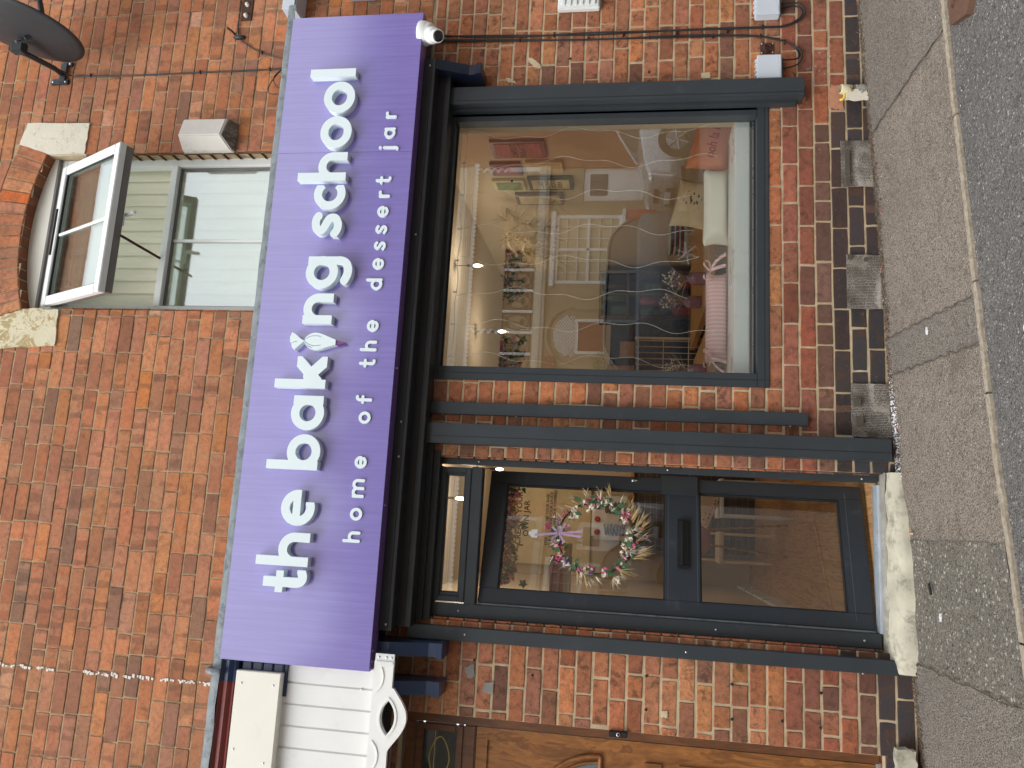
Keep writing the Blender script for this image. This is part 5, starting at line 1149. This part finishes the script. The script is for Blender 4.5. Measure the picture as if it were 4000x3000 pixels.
# pictures on the right wall
def picture(y, z, w_, h, frame, card, label, body=None, tcol='blacktext', rows=.05):
    t = thing('framed_picture', label, 'picture', (2.70, y, z)); q = MB(); q.box(2.675, 2.70, y-w_/2, y+w_/2, z-h/2, z+h/2, .004); q.build('frame', frame, t); q = MB(); q.box(2.671, 2.6745, y-w_/2+.03, y+w_/2-.03, z-h/2+.03, z+h/2-.03); q.build('print', card, t)
    if body: text(body, rows, tcol, t, (2.670, y, z), (90, 0, -90))
    return t
picture(1.15, 2.36, .26, .40, 'purframe', 'redstripe', 'plum framed print with red stripes reading sweet treats', 'SWEET\nTREATS', rows=.065)
picture(1.45, 2.20, .20, .28, 'cardc', 'cardc', 'plain cream print below the red striped picture'); picture(1.47, 2.50, .20, .24, 'purframe', 'redstripe', 'small red ornamental print high on the wall')
picture(1.73, 2.18, .22, .36, 'blacktext', 'cardc', 'black framed print reading cake is always a good idea', 'CAKE\nIS ALWAYS\nA GOOD\nIDEA', rows=.052); picture(1.76, 2.52, .20, .26, 'cardc', 'greencard', 'small green print in a cream frame'); picture(2.03, 2.30, .22, .40, 'purframe', 'cardc', 'plum framed cupcake print, furthest from the window')
# dried grasses hanging, wire lamps, garlands
random.seed(12); t = thing('dried_grass_cloud', 'bushy bunch of pampas grass hanging near the right wall', 'dried grass', (2.42, 2.0, 2.4)); q = MB()
for i in range(26): blades(q, (2.40+random.gauss(0, .11), 2.0+random.gauss(0, .1), 2.38+random.gauss(0, .13)), 36, .22, .8, .0022, (random.gauss(0, .6), random.gauss(0, .4), random.gauss(0, .7)), .2)
q.build('plumes', 'straw', t)
def garland(x0, x1, y, z, label, cl_, seed, n=70, sag=.05, rb=.026):
    random.seed(seed); t = thing('flower_garland', label, 'garland', ((x0+x1)/2, y, z)); 
    for k_, c_ in enumerate(cl_+['leaf']):
        q = MB(); 
        for i in range(n):
            u = random.random(); scatter_flowers(q, (x0+(x1-x0)*u, y+random.gauss(0, .03), z-sag*math.sin(math.pi*u)*0-abs(random.gauss(0, .05))-.05*(random.random() < .3)), 2, .03, rb*random.uniform(.5, 1.2) if c_ != 'leaf' else rb*1.1)
        q.build('leaves' if c_ == 'leaf' else 'blossom', c_, t)
garland(-.42, .28, 1.5, 2.42, 'thick garland of pink, lilac and cream flowers hanging inside behind the door glass', ['pinkf', 'purf', 'creamf', 'peachf'], 5, 110)
garland(.95, 1.35, 1.5, 2.45, 'purple and yellow flower garland inside the shop window', ['purf', 'yelf', 'magf'], 6, 40); garland(1.70, 2.1, 1.7, 2.50, 'dark leafy garland with peach roses inside the window', ['peachf', 'purf'], 7, 26)
M['bulb'] = None
k = N('candle_bulb'); k.b.inputs['Emission Color'].default_value = (1, .78, .42, 1); k.b.inputs['Emission Strength'].default_value = 9; k.base(srgb(255, 220, 150)); M['bulb'] = k.m
def lamp(x, y, z, label, en=9):
    t = thing('pendant_bulb', label, 'ceiling light', (x, y, z)); q = MB(); q.lathe([(0, -.05), (.008, -.04), (.014, -.018), (.014, 0), (.008, .022), (.005, .026)], (x, y, z), (0, 0, 1), 14); q.build('candle_bulb', 'bulb', t)
    q = MB(); q.lathe([(.0, .08), (.010, .08), (.011, .026), (0, .024)], (x, y, z), (0, 0, 1), 12); q.tube([(x, y, z+.08), (x, y, 2.96)], .003, 6); q.build('holder', 'black', t)
    l_ = bpy.data.lights.new('bulb_light', 'POINT'); l_.energy = en; l_.color = (1, .86, .70); l_.shadow_soft_size = .012; o = bpy.data.objects.new('bulb_light', l_); COL.objects.link(o); o.location = (x, y, z-.065)
lamp(2.05, 1.9, 2.78, 'lit candle bulb hanging nearest the right wall of the shop', 3.2); lamp(1.75, 2.9, 2.72, 'lit candle bulb hanging deeper in the shop', 3.2); lamp(.16, 1.9, 2.80, 'lit candle bulb seen through the fanlight', 8); lamp(.5, 3.4, 2.75, 'lit candle bulb at the back of the shop', 3)
# fairy light strands hanging down inside the glass
M['wire'] = simple('silver_fairy_wire', srgb(240, 236, 222), .3, metal=0, bump=0)
t = thing('fairy_lights', 'silver wire fairy light curtain hanging inside the shop window', 'fairy lights', (1.55, .12, 2.5)); random.seed(22)
q = MB(); P = [(.85+i*.058, .115, 2.505+.006*math.sin(i*1.3)) for i in range(26)]; q.tube(P, .0022, 5); q.build('header_wire', 'wire', t)
for i, x in enumerate((.90, 1.09, 1.28, 1.47, 1.66, 1.87, 2.07, 2.25)):
    ph = random.uniform(0, 6); P = [(x+.022*math.sin(z*9+ph)+.012*math.sin(z*23+ph*2), .12+.015*math.sin(z*7+ph), z) for z in [2.50-j*.03 for j in range(int(random.uniform(44, 50)))]]; q = MB(); q.tube(P, .0013, 5); q.build('light_strand', 'wire', t)
    q = MB(); q.box(x-.004, x+.004, .108, .122, 2.50, 2.525, .002); q.build('clip', 'white', t)
# seen through the door: counter, stool, cushions, drinks machine, menu
t = thing('counter', 'dark tiled shop counter at the back of the shop', 'counter', (.6, 4.0, .262)); q = MB(); q.box(-.20, .60, 3.95, 4.29, .262, 1.44); q.build('tiled_front', 'tiles', t); q = MB(); q.box(-.24, .61, 3.90, 4.29, 1.44, 1.475, .004); q.build('worktop', 'tabletop', t)
M['pinkvelvet'] = simple('dusky_pink_velvet', srgb(184, 126, 122), .9, var=.08, bump=.3, bs=200); M['brass'] = simple('brass_tube', srgb(190, 150, 80), .25, metal=.9, bump=0)
t = thing('stool', 'dusky pink tub stool on thin brass legs seen through the lower door glass', 'stool', (-.03, 2.45, .262)); q = MB(); q.lathe([(0, .585), (.10, .585), (.135, .61), (.14, .80), (.125, .815), (.115, .80), (.11, .68), (0, .67)], (-.03, 2.45, .262), (0, 0, 1), 28); q.build('seat', 'pinkvelvet', t)
for a, b in ((-.06, -.06), (.06, -.06), (-.06, .06), (.06, .06)): q = MB(); q.tube([(-.03+a, 2.45+b, .86), (-.03+a*2, 2.45+b*2, .264)], .009, 8); q.build('leg', 'brass', t)
def dots():
    k = N('heart_print_cotton'); v = k.n('ShaderNodeTexVoronoi'); v.inputs['Scale'].default_value = 34; v.inputs['Randomness'].default_value = .35; k.l(k.co(), v.inputs['Vector']); f = k.ramp(v.outputs['Distance'], [(.24, WH), (.30, BK)]); k.base(k.mix(f, srgb(230, 208, 184), srgb(176, 74, 60))); k.set(rough=.9); return k.m
cushion('cushion', 'cream cushion printed with small red hearts, seen through the door', (.235, 2.2, .955), (.32, .14, .30), dots(), (0, 24, 0))
t = thing('side_table', 'small white legged table behind the door glass', 'table', (.27, 2.35, .262)); q = MB(); q.box(.12, .42, 2.1, 2.5, .775, .80, .003); q.build('tabletop', 'ledge', t)
for a in (.14, .40):
    for b in (2.12, 2.48): q = MB(); q.box(a-.012, a+.012, b-.012, b+.012, .262, .775, .002); q.build('leg', 'ledge', t)
t = thing('cream_chair', 'cream tubular chair by the tiled counter', 'chair', (-.12, 3.2, .262)); q = MB(); q.box(-.26, .02, 3.05, 3.4, .66, .70, .01); q.build('seat', 'int_wall', t); q = MB(); q.box(-.26, .02, 3.38, 3.41, .86, 1.02, .01); q.build('backrest', 'int_wall', t)
for a in (-.24, 0):
    for b in (3.07, 3.39): q = MB(); q.tube([(a, b, .9 if b > 3.3 else .66), (a, b, .264)], .012, 8); q.build('leg', 'cardc', t)
t = thing('display_stand', 'white stand with dark brown coiled springs behind the wreath', 'display stand', (.1, 3.9, 1.475)); q = MB(); q.box(-.12, .32, 3.98, 4.2, 1.48, 1.86, .03); q.build('cabinet', 'ledge', t); M['coil'] = simple('brown_coil', srgb(70, 52, 44), .4, bump=0)
for cx in (-.02, .20): q = MB(); q.tube([(cx+.05*math.cos(a), 3.95+.03*math.sin(a), 1.52+a*.0055) for a in [i*.35 for i in range(110)]], .010, 6); q.build('coil', 'coil', t)
for i in range(3): q = MB(); q.ball((-.05+.13*i, 3.97, 1.80), .03, 10, (1, .5, 1)); q.build('red_spot', 'redtext', t)
t = thing('menu_board', 'cream menu board reading create your own jar at the back of the shop', 'menu', (-.05, 4.28, 2.0)); q = MB(); q.box(-.42, .52, 4.26, 4.30, 1.88, 2.78, .004); q.build('board', 'cardc', t)
text('CREATE YOUR\nOWN JAR', .085, 'blacktext', t, (.05, 4.255, 2.60)); text('STEP 1: CHOOSE YOUR BASE\nSTEP 2: CHOOSE YOUR SAUCE\nSTEP 3: CHOOSE YOUR TOPPING', .042, 'blacktext', t, (.05, 4.255, 2.30))
t = thing('red_box', 'red and yellow cardboard box by the door glass', 'box', (-.33, 1.2, 1.9)); q = MB(); q.box(-.44, -.20, 1.2, 1.32, 1.90, 2.00, .003); q.build('carton', simple('red_carton', srgb(176, 66, 52), .6, var=.2, vs=12, bump=0), t); q = MB(); q.box(-.50, -.12, 1.1, 1.4, 1.87, 1.90, .003); q.build('shelf_board', 'tabletop', t)

# ------------------------------------------------------------------ wreath on the door
al = R(16); hx, hy = -.431, .112
def dp(u, v, off=-.05): return Vector((hx+math.cos(al)*u-math.sin(al)*off, hy+math.sin(al)*u+math.cos(al)*off, v))
cc_ = dp(.385, 1.662)
t = thing('door_wreath', 'dried flower wreath with pink berries and lilac bow hanging inside the door glass', 'wreath', cc_)
def ringpt(a, r=.195, jr=.02, off=None): 
    rr = r+random.gauss(0, jr); return dp(.385+rr*math.cos(a)*.98, 1.662+rr*math.sin(a)*1.05, (random.uniform(-.045, -.012) if off is None else off))
random.seed(44); q = MB(); q.tube([dp(.385+.195*math.cos(R(i*10)), 1.662+.205*math.sin(R(i*10)), -.02) for i in range(37)], .005, 6); q.build('ring', 'rust', t)
q = MB()
for i in range(70):
    a = random.uniform(0, 6.28); p = ringpt(a, .19, .022); d = (dp(.385+.3*math.cos(a+random.choice([.5, -.5, 0])), 1.662+.3*math.sin(a+random.choice([.6, -.6])), -.03)-p).normalized(); s_ = d.cross(Vector((0, 1, 0))).normalized(); L_ = random.uniform(.03, .06); w_ = L_*.24
    q.add([p, p+d*L_*.35+s_*w_, p+d*L_*.7+s_*w_*.8, p+d*L_, p+d*L_*.7-s_*w_*.8, p+d*L_*.35-s_*w_], [(0, 1, 2, 3, 4, 5)])
q.build('green_leaves', 'leaf', t)
for nm, mt, n, r_, jr, rb, clus in (('pink_berries', 'magf', 12, .205, .02, .009, 14), ('cream_flowers', 'creamf', 22, .198, .026, .011, 14), ('lilac_flowers', 'purf', 7, .20, .018, .009, 9), ('blush_flowers', 'pinkf', 8, .195, .02, .013, 6)):
    q = MB()
    for i in range(n): scatter_flowers(q, ringpt(2*math.pi*(i+random.random())/n, r_, jr), clus, .024, rb)
    q.build(nm, mt, t)
q = MB()
for i in range(24):
    q = MB(); a = random.uniform(-1.2, 2.6) if i < 17 else random.uniform(0, 6.28); p = ringpt(-a+2*math.pi, .215, .01); d = (dp(.385+.4*math.cos(-a+.3), 1.662+.4*math.sin(-a+.3), -.04)-p).normalized(); blades(q, p, 9, .095, .16, .0022, d, 0); q.tube([p, p+d*.05], .0045, 5); q.build('wheat_ear', 'straw', t)
q = MB()
for i in range(40): a = random.uniform(0, 6.28); p = ringpt(a, .205, .02); d = (p-cc_).normalized()+Vector((random.gauss(0, .5), -.2, random.gauss(0, .5))); blades(q, p, 6, .06, .3, .0014, d.normalized(), .05)
tag(q.build('pale_wisps', 'creamf', t), kind='stuff')
q = MB()
for u0, v0, u1, v1 in ((.385, 1.86, .35, 1.90), (.385, 1.86, .42, 1.90), (.385, 1.86, .335, 1.83), (.385, 1.86, .44, 1.83), (.385, 1.86, .372, 1.74), (.385, 1.86, .402, 1.735), (.37, 1.99, .385, 1.87)):
    a, b = dp(u0, v0, -.055), dp(u1, v1, -.06); s_ = (b-a).cross(Vector((0, 1, 0))).normalized()*.005; q.add([a-s_, b-s_*1.3, b+s_*1.3, a+s_], [(0, 1, 2, 3)])
q.build('lilac_ribbon', simple('lilac_ribbon', srgb(176, 146, 178), .6, bump=0), t)
th = thing('door_tag', 'small white house shaped tag above the wreath', 'tag', dp(.385, 1.99)); q = MB()
pg = [(-.022, -.02), (.022, -.02), (.022, .012), (.014, .012), (.014, .02), (.008, .02), (.008, .028), (-.008, .028), (-.008, .02), (-.014, .02), (-.014, .012), (-.022, .012)]
fa = [dp(.385+a, 2.0+b, -.030) for a, b in pg]; ba = [dp(.385+a, 2.0+b, -.026) for a, b in pg]; n_ = len(pg); q.add(fa+ba, [tuple(range(n_)), tuple(range(2*n_-1, n_-1, -1))]+[(i+n_, (i+1) % n_+n_, (i+1) % n_, i) for i in range(n_)]); q.build('card', 'white', th)

# ------------------------------------------------------------------ the other side of the street (seen mirrored in the glass)
FY = -12.34; SC = 1.186
def ox(x): return x*SC
def oz(z): return 1.5+(z-1.5)*SC
M['render_wall'] = simple('cream_render', srgb(168, 152, 126), .9, var=.06, vs=2, bump=.3, bs=20)
M['opp_brick'] = simple('distant_red_brick', srgb(156, 98, 72), .9, var=.2, vs=9, bump=.3, bs=12)
M['roof'] = simple('dark_roof_slate', srgb(70, 70, 76), .6, var=.2, vs=5, bump=.4, bs=12)
M['pale_timber'] = simple('peeling_white_timber', srgb(206, 200, 184), .7, var=.1, vs=14, bump=.3, grime=(srgb(120, 108, 90), .55, .7), gs=9)
M['opp_glass'] = simple('dark_window_glass', srgb(48, 52, 56), .08, bump=0, coat=.6)
M['wrought'] = simple('black_wrought_iron', srgb(30, 26, 26), .5, bump=0)
M['cur'] = simple('pale_curtain', srgb(196, 186, 156), .7, bump=0)
M['red_door'] = simple('red_front_door', srgb(120, 40, 36), .4, bump=0); M['lilac'] = simple('pale_lilac_paint', srgb(206, 206, 214), .5, bump=0)
H = thing('opposite_house', 'cream house with ironwork balcony across the street, mirrored in the shop glass', 'house', (4, FY, -.2))
q = MB()
for r in rect_minus([(-9, 8.0, -1, 7.0)], [(ox(4.44), ox(5.79), oz(1.75), oz(2.99)), (ox(3.14), ox(3.72), -.5, oz(2.56)), (ox(6.08), ox(6.75), -.2, oz(2.5))]): q.box(r[0], r[1], FY-.3, FY, r[2], r[3])
q.build('wall', 'render_wall', H); q = MB(); q.box(-9, 8.0, FY-1.6, FY-1.3, oz(3.2), 7.0); q.build('recessed_upper_wall', simple('shade_darkened_render', srgb(132, 116, 94), .9), H)  # recessed wall colour darkened to stand in for veranda shade behind the scallops
q = MB(); q.box(-9, 8.0, FY-1.3, FY+.05, oz(3.13), oz(3.2), .01); q.box(-9, 8, FY+.0, FY+.10, oz(3.14), oz(3.34), .01); q.box(-9, 8, FY+.10, FY+.13, oz(3.20), oz(3.26)); q.build('balcony_beam', 'pale_timber', H)
q = MB(); q.prism([(FY+.25, 6.35), (FY+.20, 6.5), (FY-4.5, 9.1), (FY-9, 6.4)], -9, 8.0, 'yz'); q.build('roof', 'roof', H)
for gxc in (-3.4, 1.2, 5.4): q = MB(); q.prism([(gxc-1.3, 6.4), (gxc+1.3, 6.4), (gxc, 8.6)], FY-3, FY+.15); lab(q.build('gable', 'render_wall', H), 'small street gable')
for cxx in (-1.2, 3.4, 7.6): q = MB(); q.box(cxx-.35, cxx+.35, FY-5, FY-4.2, 8, 10.2); q.build('chimney', 'opp_brick', H)
q = MB(); q.box(-9, 8, FY-.02, FY+.12, oz(4.62), 6.4, .01); [q.box(-9, 8, FY+.12, FY+.15, oz(4.62)+i*.05, oz(4.62)+.02+i*.05) for i in range(4)]; q.build('eaves_board', 'pale_timber', H)
q = MB(); n = 0; x = -4.0
while x < 8: q.prism([(x, oz(4.62)), (x+.095, oz(4.62)), (x+.095, oz(4.555)), (x+.07, oz(4.53)), (x+.048, oz(4.518)), (x+.025, oz(4.53)), (x, oz(4.555))], FY+.09, FY+.115); x += .1
q.build('scalloped_trim', 'ivory', H)
for px in (1.1, ox(3.50), ox(6.72), -1.9): q = MB(); q.tube([(px+.03*math.cos(i*.9), FY+.0+.03*math.sin(i*.9), oz(3.95)+i*.02*SC) for i in range(36)], .035, 7); q.box(px-.05, px+.05, FY-.06, FY+.04, oz(3.3), oz(3.95)); q.build('twisted_post', 'ivory', H)
def rail(x0, x1):
    q = MB(); q.box(x0, x1, FY+.02, FY+.05, oz(3.90), oz(3.93)); q.box(x0, x1, FY+.025, FY+.045, oz(3.38), oz(3.40)); q.build('handrail', 'wrought', H)
    w_ = .405*SC; x = x0
    while x < x1-.1:
        q = MB(); q.box(x-.03, x+.03, FY+.015, FY+.055, oz(3.36), oz(3.93)); q.build('baluster', 'ivory', H)
        c = x+w_/2; zc_ = oz(3.64); q = MB(); r_ = .012
        for sg in (-1, 1):
            q.tube([(c+sg*(.17*math.sin(a)), FY+.035, oz(3.42)+.21*SC*(1-math.cos(a))*1.05) for a in [R(i*12) for i in range(14)]], r_, 5, False)
            q.tube([(c+sg*(.06+.04*math.cos(a)*(1-a/9)), FY+.035, oz(3.83)+.04*math.sin(a)*(1-a/9)) for a in [i*.6 for i in range(12)]], r_, 5, False)
            q.tube([(c+sg*(.13+.035*math.cos(a)*(1-a/9)), FY+.035, oz(3.47)+.035*math.sin(a)*(1-a/9)) for a in [i*.6 for i in range(12)]], r_, 5, False)
        for k_ in range(-3, 4): q.tube([(c, FY+.035, oz(3.52)), (c+.085*math.sin(k_*.42), FY+.04, oz(3.52)+.085*math.cos(k_*.42))], .014, 5, False)
        q.tube([(c, FY+.035, oz(3.6)), (c, FY+.035, oz(3.86))], r_, 5, False); q.tube([(c-.19, FY+.035, oz(3.40)), (c-.19, FY+.035, oz(3.92))], r_, 5, False); q.tube([(c+.19, FY+.035, oz(3.40)), (c+.19, FY+.035, oz(3.92))], r_, 5, False)
        q.build('iron_scrollwork', 'wrought', H); x += w_
rail(2.2, ox(5.15)); rail(-1.5, 1.3)
def opp_window(x0, x1, z0, z1, y, mats=('ivory', 'cur'), nx=4, nz=6, label=None):
    q = MB(); q.frame(x0, x1, z0, z1, .07, y-.02, y+.06); q.box((x0+x1)/2-.03, (x0+x1)/2+.03, y-.02, y+.05, z0, z1); q.box(x0, x1, y-.02, y+.05, (z0+z1)/2-.03, (z0+z1)/2+.03)
    for i in range(1, nx): q.box(x0+(x1-x0)*i/nx-.008, x0+(x1-x0)*i/nx+.008, y, y+.03, z0, z1)
    for i in range(1, nz): q.box(x0, x1, y, y+.03, z0+(z1-z0)*i/nz-.008, z0+(z1-z0)*i/nz+.008)
    w_ = q.build('window', mats[0], H); q = MB(); q.box(x0+.02, x1-.02, y-.03, y-.01, z0+.02, z1-.02); q.build('pane', mats[1], w_); return w_
opp_window(ox(4.44), ox(5.79), oz(1.75), oz(2.99), FY-.05, nx=6, nz=6)
opp_window(ox(4.44), ox(4.76), oz(3.3), oz(4.05), FY-1.28, ('lilac', 'opp_glass'), 2, 2); opp_window(ox(5.1), ox(5.4), oz(3.3), oz(4.07), FY-1.28, ('lilac', 'opp_glass'), 2, 2); opp_window(1.9, 2.7, oz(3.3), oz(4.1), FY-1.28, ('lilac', 'opp_glass'), 2, 2)
q = MB(); q.box(ox(4.35), ox(5.88), FY, FY+.12, oz(1.68), oz(1.75), .01); q.box(ox(4.38), ox(5.85), FY, FY+.08, oz(2.99), oz(3.08), .01); q.build('window_sill', 'ivory', H)
# arched porch with lattice and red door
cx0, zc0 = ox(3.43), oz(2.56); q = MB(); q.tube([(cx0+.68*math.cos(R(a)), FY+.01, zc0+.62*math.sin(R(a))) for a in range(0, 181, 9)], .06, 8); q.box(cx0-.74, cx0-.60, FY, FY+.08, -.3, zc0); q.box(cx0+.60, cx0+.74, FY, FY+.08, -.3, zc0); q.build('porch_arch', 'render_wall', H)
q = MB()
for i in range(-6, 7):
    for sg in (-1, 1):
        a = Vector((i*.09-sg*.35, FY+.03, 0)); b = Vector((i*.09+sg*.35, FY+.03, .5)); P = []
        for k_ in range(12):
            p = a+(b-a)*k_/11
            if (p.x/.50)**2+(p.z/.48)**2 < 1: P.append((cx0+p.x, FY+.03, zc0+p.z))
        if len(P) > 1: q.tube([P[0], P[-1]], .014, 5)
q.build('lattice', 'ivory', H)
q = MB(); q.box(ox(3.14), ox(3.72), FY-.12, FY-.05, -.3, oz(2.5)); q.build('door', 'red_door', H); q = MB(); q.frame(ox(3.10), ox(3.76), -.4, oz(2.56), .06, FY-.08, FY+.02); q.build('door_surround', 'ivory', H)
q = MB(); q.box(ox(6.08), ox(6.75), FY-.12, FY-.05, .3, oz(2.48)); od = lab(q.build('door', 'ivory', H), 'white panelled door'); q = MB(); q.box(ox(6.2), ox(6.63), FY-.05, FY-.03, oz(2.05), oz(2.38)); q.build('pane', 'opp_glass', od)
q = MB(); q.box(-2, ox(3.02), FY+.0, FY+.14, oz(2.9), oz(3.1)); lab(q.build('red_band', 'red_door', H), 'terracotta band over the ground floor')
for wx in (-2.4, .2, 1.9): opp_window(wx, wx+1.1, .9, 2.6, FY+.005, nx=3, nz=3)
H2 = thing('opposite_house', 'red brick house across the street, mirrored at the right of the glass', 'house', (12, FY, -.2))
q = MB(); q.box(8.01, 24, FY-.3, FY+.02, -1, 7.3); q.build('wall', 'opp_brick', H2); q = MB(); q.prism([(FY+.25, 7.2), (FY-4.5, 10), (FY-9, 7.2)], 8.01, 24, 'yz'); q.build('roof', 'roof', H2); Hs = H; H = H2
for wx in (9.2, 12.5, 15.5): opp_window(wx, wx+1.3, 1.9, 3.5, FY+.03, nx=3, nz=3); opp_window(wx, wx+1.3, 4.7, 6.2, FY+.03, nx=3, nz=3)
H3 = thing('opposite_house', 'buff terrace house across the street to the left, only mirrored in the glass', 'house', (-15, FY, -.4)); H = H3
q = MB(); q.box(-24, -9.01, FY-.3, FY+.01, -1.5, 6.6); q.build('wall', 'opp_brick', H3); q = MB(); q.prism([(FY+.25, 6.5), (FY-4.5, 9.2), (FY-9, 6.5)], -24, -9.01, 'yz'); q.build('roof', 'roof', H3)
for wx in (-12.5, -16.5, -20): opp_window(wx, wx+1.3, 1.2, 2.8, FY+.02, nx=3, nz=3); opp_window(wx, wx+1.3, 4.0, 5.5, FY+.02, nx=3, nz=3)
random.seed(17); t = thing('garden_bush', 'leafy green bush by the arched porch across the street', 'bush', (3.2, FY+.55, gx(3.2)-.1)); q = MB()
for i in range(1500):
    d = Vector((random.gauss(0, 1), random.gauss(0, 1), random.gauss(0, 1))).normalized()*random.random()**.5; c = Vector((3.25, FY+.6, 1.55))+Vector((d.x*.62, d.y*.40, d.z*.78)); u = Vector((random.gauss(0, 1), random.gauss(0, 1), random.gauss(0, 1))).normalized(); v = u.orthogonal().normalized(); q.add([c, c+u*.05+v*.02, c+u*.09, c+u*.05-v*.02], [(0, 1, 2, 3)])
q.build('foliage', 'leaf', t); q = MB(); q.tube([(3.25, FY+.6, gx(3)-.1), (3.25, FY+.6, 1.5)], [.05, .02], 8); q.build('trunk', 'rust', t)
# parked cars
M['carblue'] = simple('blue_grey_car_paint', srgb(84, 92, 102), .25, metal=.3, var=.02, bump=0, coat=1); M['carsilver'] = simple('silver_car_paint', srgb(176, 182, 188), .25, metal=.4, var=.02, bump=0, coat=1)
M['tyre'] = simple('tyre_rubber', srgb(30, 30, 31), .85, bump=0); M['alloy'] = simple('alloy_rim', srgb(168, 170, 174), .3, metal=.8, bump=0); M['lampg'] = simple('headlamp_glass', srgb(206, 212, 216), .08, bump=0, coat=1); M['redlamp'] = simple('red_tail_lamp', srgb(170, 34, 26), .15, bump=0, coat=1)
def car(name, label, x0, yc, L_, H_, paint, hood=.26, hoodz=.62, tail=.06):
    """nose towards -x. side profile lofted across the width"""
    gz0 = gx(x0+L_/2)-.05; t = thing(name, label, 'car', (x0+L_/2, yc, gz0)); W_ = .87
    prof_low = [(0, .28), (.01, .48), (.03, hoodz*.93), (hood*.5, hoodz*1.04), (hood, hoodz*1.12), (.5, hoodz*1.16), (.8, hoodz*1.17), (1-tail*.5, hoodz*1.15), (.995, .55), (1, .30)]
    prof_top = [(hood, hoodz*1.12), (hood+.17, .965), (hood+.28, 1.0), (.75, .99), (.90, .95), (1-tail*.4, hoodz*1.15)]
    def loft(prof, ws, close=True):
        vs = []; 
        for wy, zs, xs_ in ws:
            for a, b in prof: vs.append((x0+L_*(.5+(a-.5)*xs_), yc+wy, gz0+H_*b*zs))
        return vs
    low = smooth(prof_low, 4)+[(1, .17), (0, .17)]; n = len(low)
    ws = [(-W_, .93, .965), (-W_*.985, .985, .985), (-W_*.85, 1.0, .997), (0, 1.01, 1.003), (W_*.85, 1.0, .997), (W_*.985, .985, .985), (W_, .93, .965)]
    vs = []
    for wy, zs, xs_ in ws: vs += [(x0+L_*(.5+(a-.5)*xs_), yc+wy, gz0+H_*(b*zs if b > .2 else b)) for a, b in low]
    fs = [(i*n+k, i*n+(k+1) % n, (i+1)*n+(k+1) % n, (i+1)*n+k) for i in range(len(ws)-1) for k in range(n)]+[tuple(range(n))[::-1], tuple((len(ws)-1)*n+k for k in range(n))]
    q = MB(); q.add(vs, fs, True); body = q.build('body', paint, t)
    top = smooth(prof_top, 4); m_ = len(top); zb = hoodz*1.10
    def tw(b): return W_*(.96-.30*(b-zb)/(1-zb)*.62)
    vs = []
    for sg, f in ((-1, 1), (-.9, 1.012), (0, 1.02), (.9, 1.012), (1, 1)): vs += [(x0+L_*a, yc+sg*tw(b), gz0+H_*b*(f if b > .9 else 1)) for a, b in top]
    fs = [(i*m_+k, i*m_+k+1, (i+1)*m_+k+1, (i+1)*m_+k) for i in range(4) for k in range(m_-1)]
    roofi = [f for f in fs if sum(vs[i][2] for i in f)/4 > gz0+H_*.945]; gl = [f for f in fs if f not in roofi]
    q = MB(); q.add(vs, roofi, True); q.build('roof', paint, t); q = MB(); q.add(vs, gl, True); q.build('windscreen', 'opp_glass', t)
    for sg in (-1, 1):
        side = [(x0+L_*a, yc+sg*tw(b), gz0+H_*b) for a, b in top]; q = MB(); q.add(side, [tuple(range(m_))]); q.build('side_glass', 'opp_glass', t)
        q = MB(); ff = lambda a, b: (x0+L_*a, yc+sg*(tw(b)+.012), gz0+H_*b)
        q.tube([ff(a, b) for a, b in top], .028, 6)
        for a in (hood+.30, .72): q.tube([ff(a, zb), ff(a+.01, .985)], .035, 6)
        q.build('window_surround', paint, t)
        for a in (.17, .80):
            c = (x0+L_*a, yc+sg*(W_-.17), gz0+.33); q = MB(); q.lathe([(.20, -.02), (.32, -.02), (.335, .02), (.335, .17), (.32, .21), (.20, .20)], c, (0, sg, 0), 32); wh = q.build('wheel', 'tyre', t)
            q = MB(); q.lathe([(.19, .19), (.21, .19), (.21, .12)], c, (0, sg, 0), 28); [q.tube([Vector(c)+Vector((0, sg*.18, 0)), Vector(c)+Vector((.20*math.cos(R(k*60+10)), sg*.185, .20*math.sin(R(k*60+10))))], .022, 6) for k in range(6)]; q.build('rim', 'alloy', wh)
        q = MB(); q.ball((x0+.20, yc+sg*.66, gz0+H_*hoodz*.84), .2, 16, (1.0, .75, .40)); q.build('headlamp', 'lampg', t); q = MB(); q.box(x0+L_-.16, x0+L_+.01, yc+sg*.80-.06, yc+sg*.80+.06, gz0+H_*.5, gz0+H_*.80, .02); q.build('tail_lamp', 'redlamp', t)
        q = MB(); q.ball((x0+L_*(hood+.06), yc+sg*(W_+.08), gz0+H_*.68), .11, 12, (.6, 1, .7)); q.build('door_mirror', paint, t)
    q = MB(); q.box(x0-.015, x0+.05, yc-.42, yc+.42, gz0+.30, gz0+.50, .02); q.box(x0-.01, x0+.06, yc-.3, yc+.3, gz0+.60, gz0+.70, .02); q.build('grille', 'black', t)
    q = MB(); q.box(x0-.03, x0-.012, yc-.26, yc+.26, gz0+.40, gz0+.51, .004); q.build('number_plate', 'white', t); return t
car('parked_car', 'blue grey people carrier parked across the street, mirrored in the window', 1.45, -9.55, 4.0, 1.68, 'carblue', .20, .60, .05)
car('parked_car', 'silver hatchback parked behind it, mirrored at the right of the window', 6.05, -9.55, 4.1, 1.50, 'carsilver', .26, .60, .06)

bpy.context.view_layer.update()
S.render.resolution_x = 1024; S.render.resolution_y = 768
try:
    S.cycles.max_bounces = 8; S.cycles.transparent_max_bounces = 16; S.cycles.glossy_bounces = 4; S.cycles.sample_clamp_indirect = 6
except Exception: pass
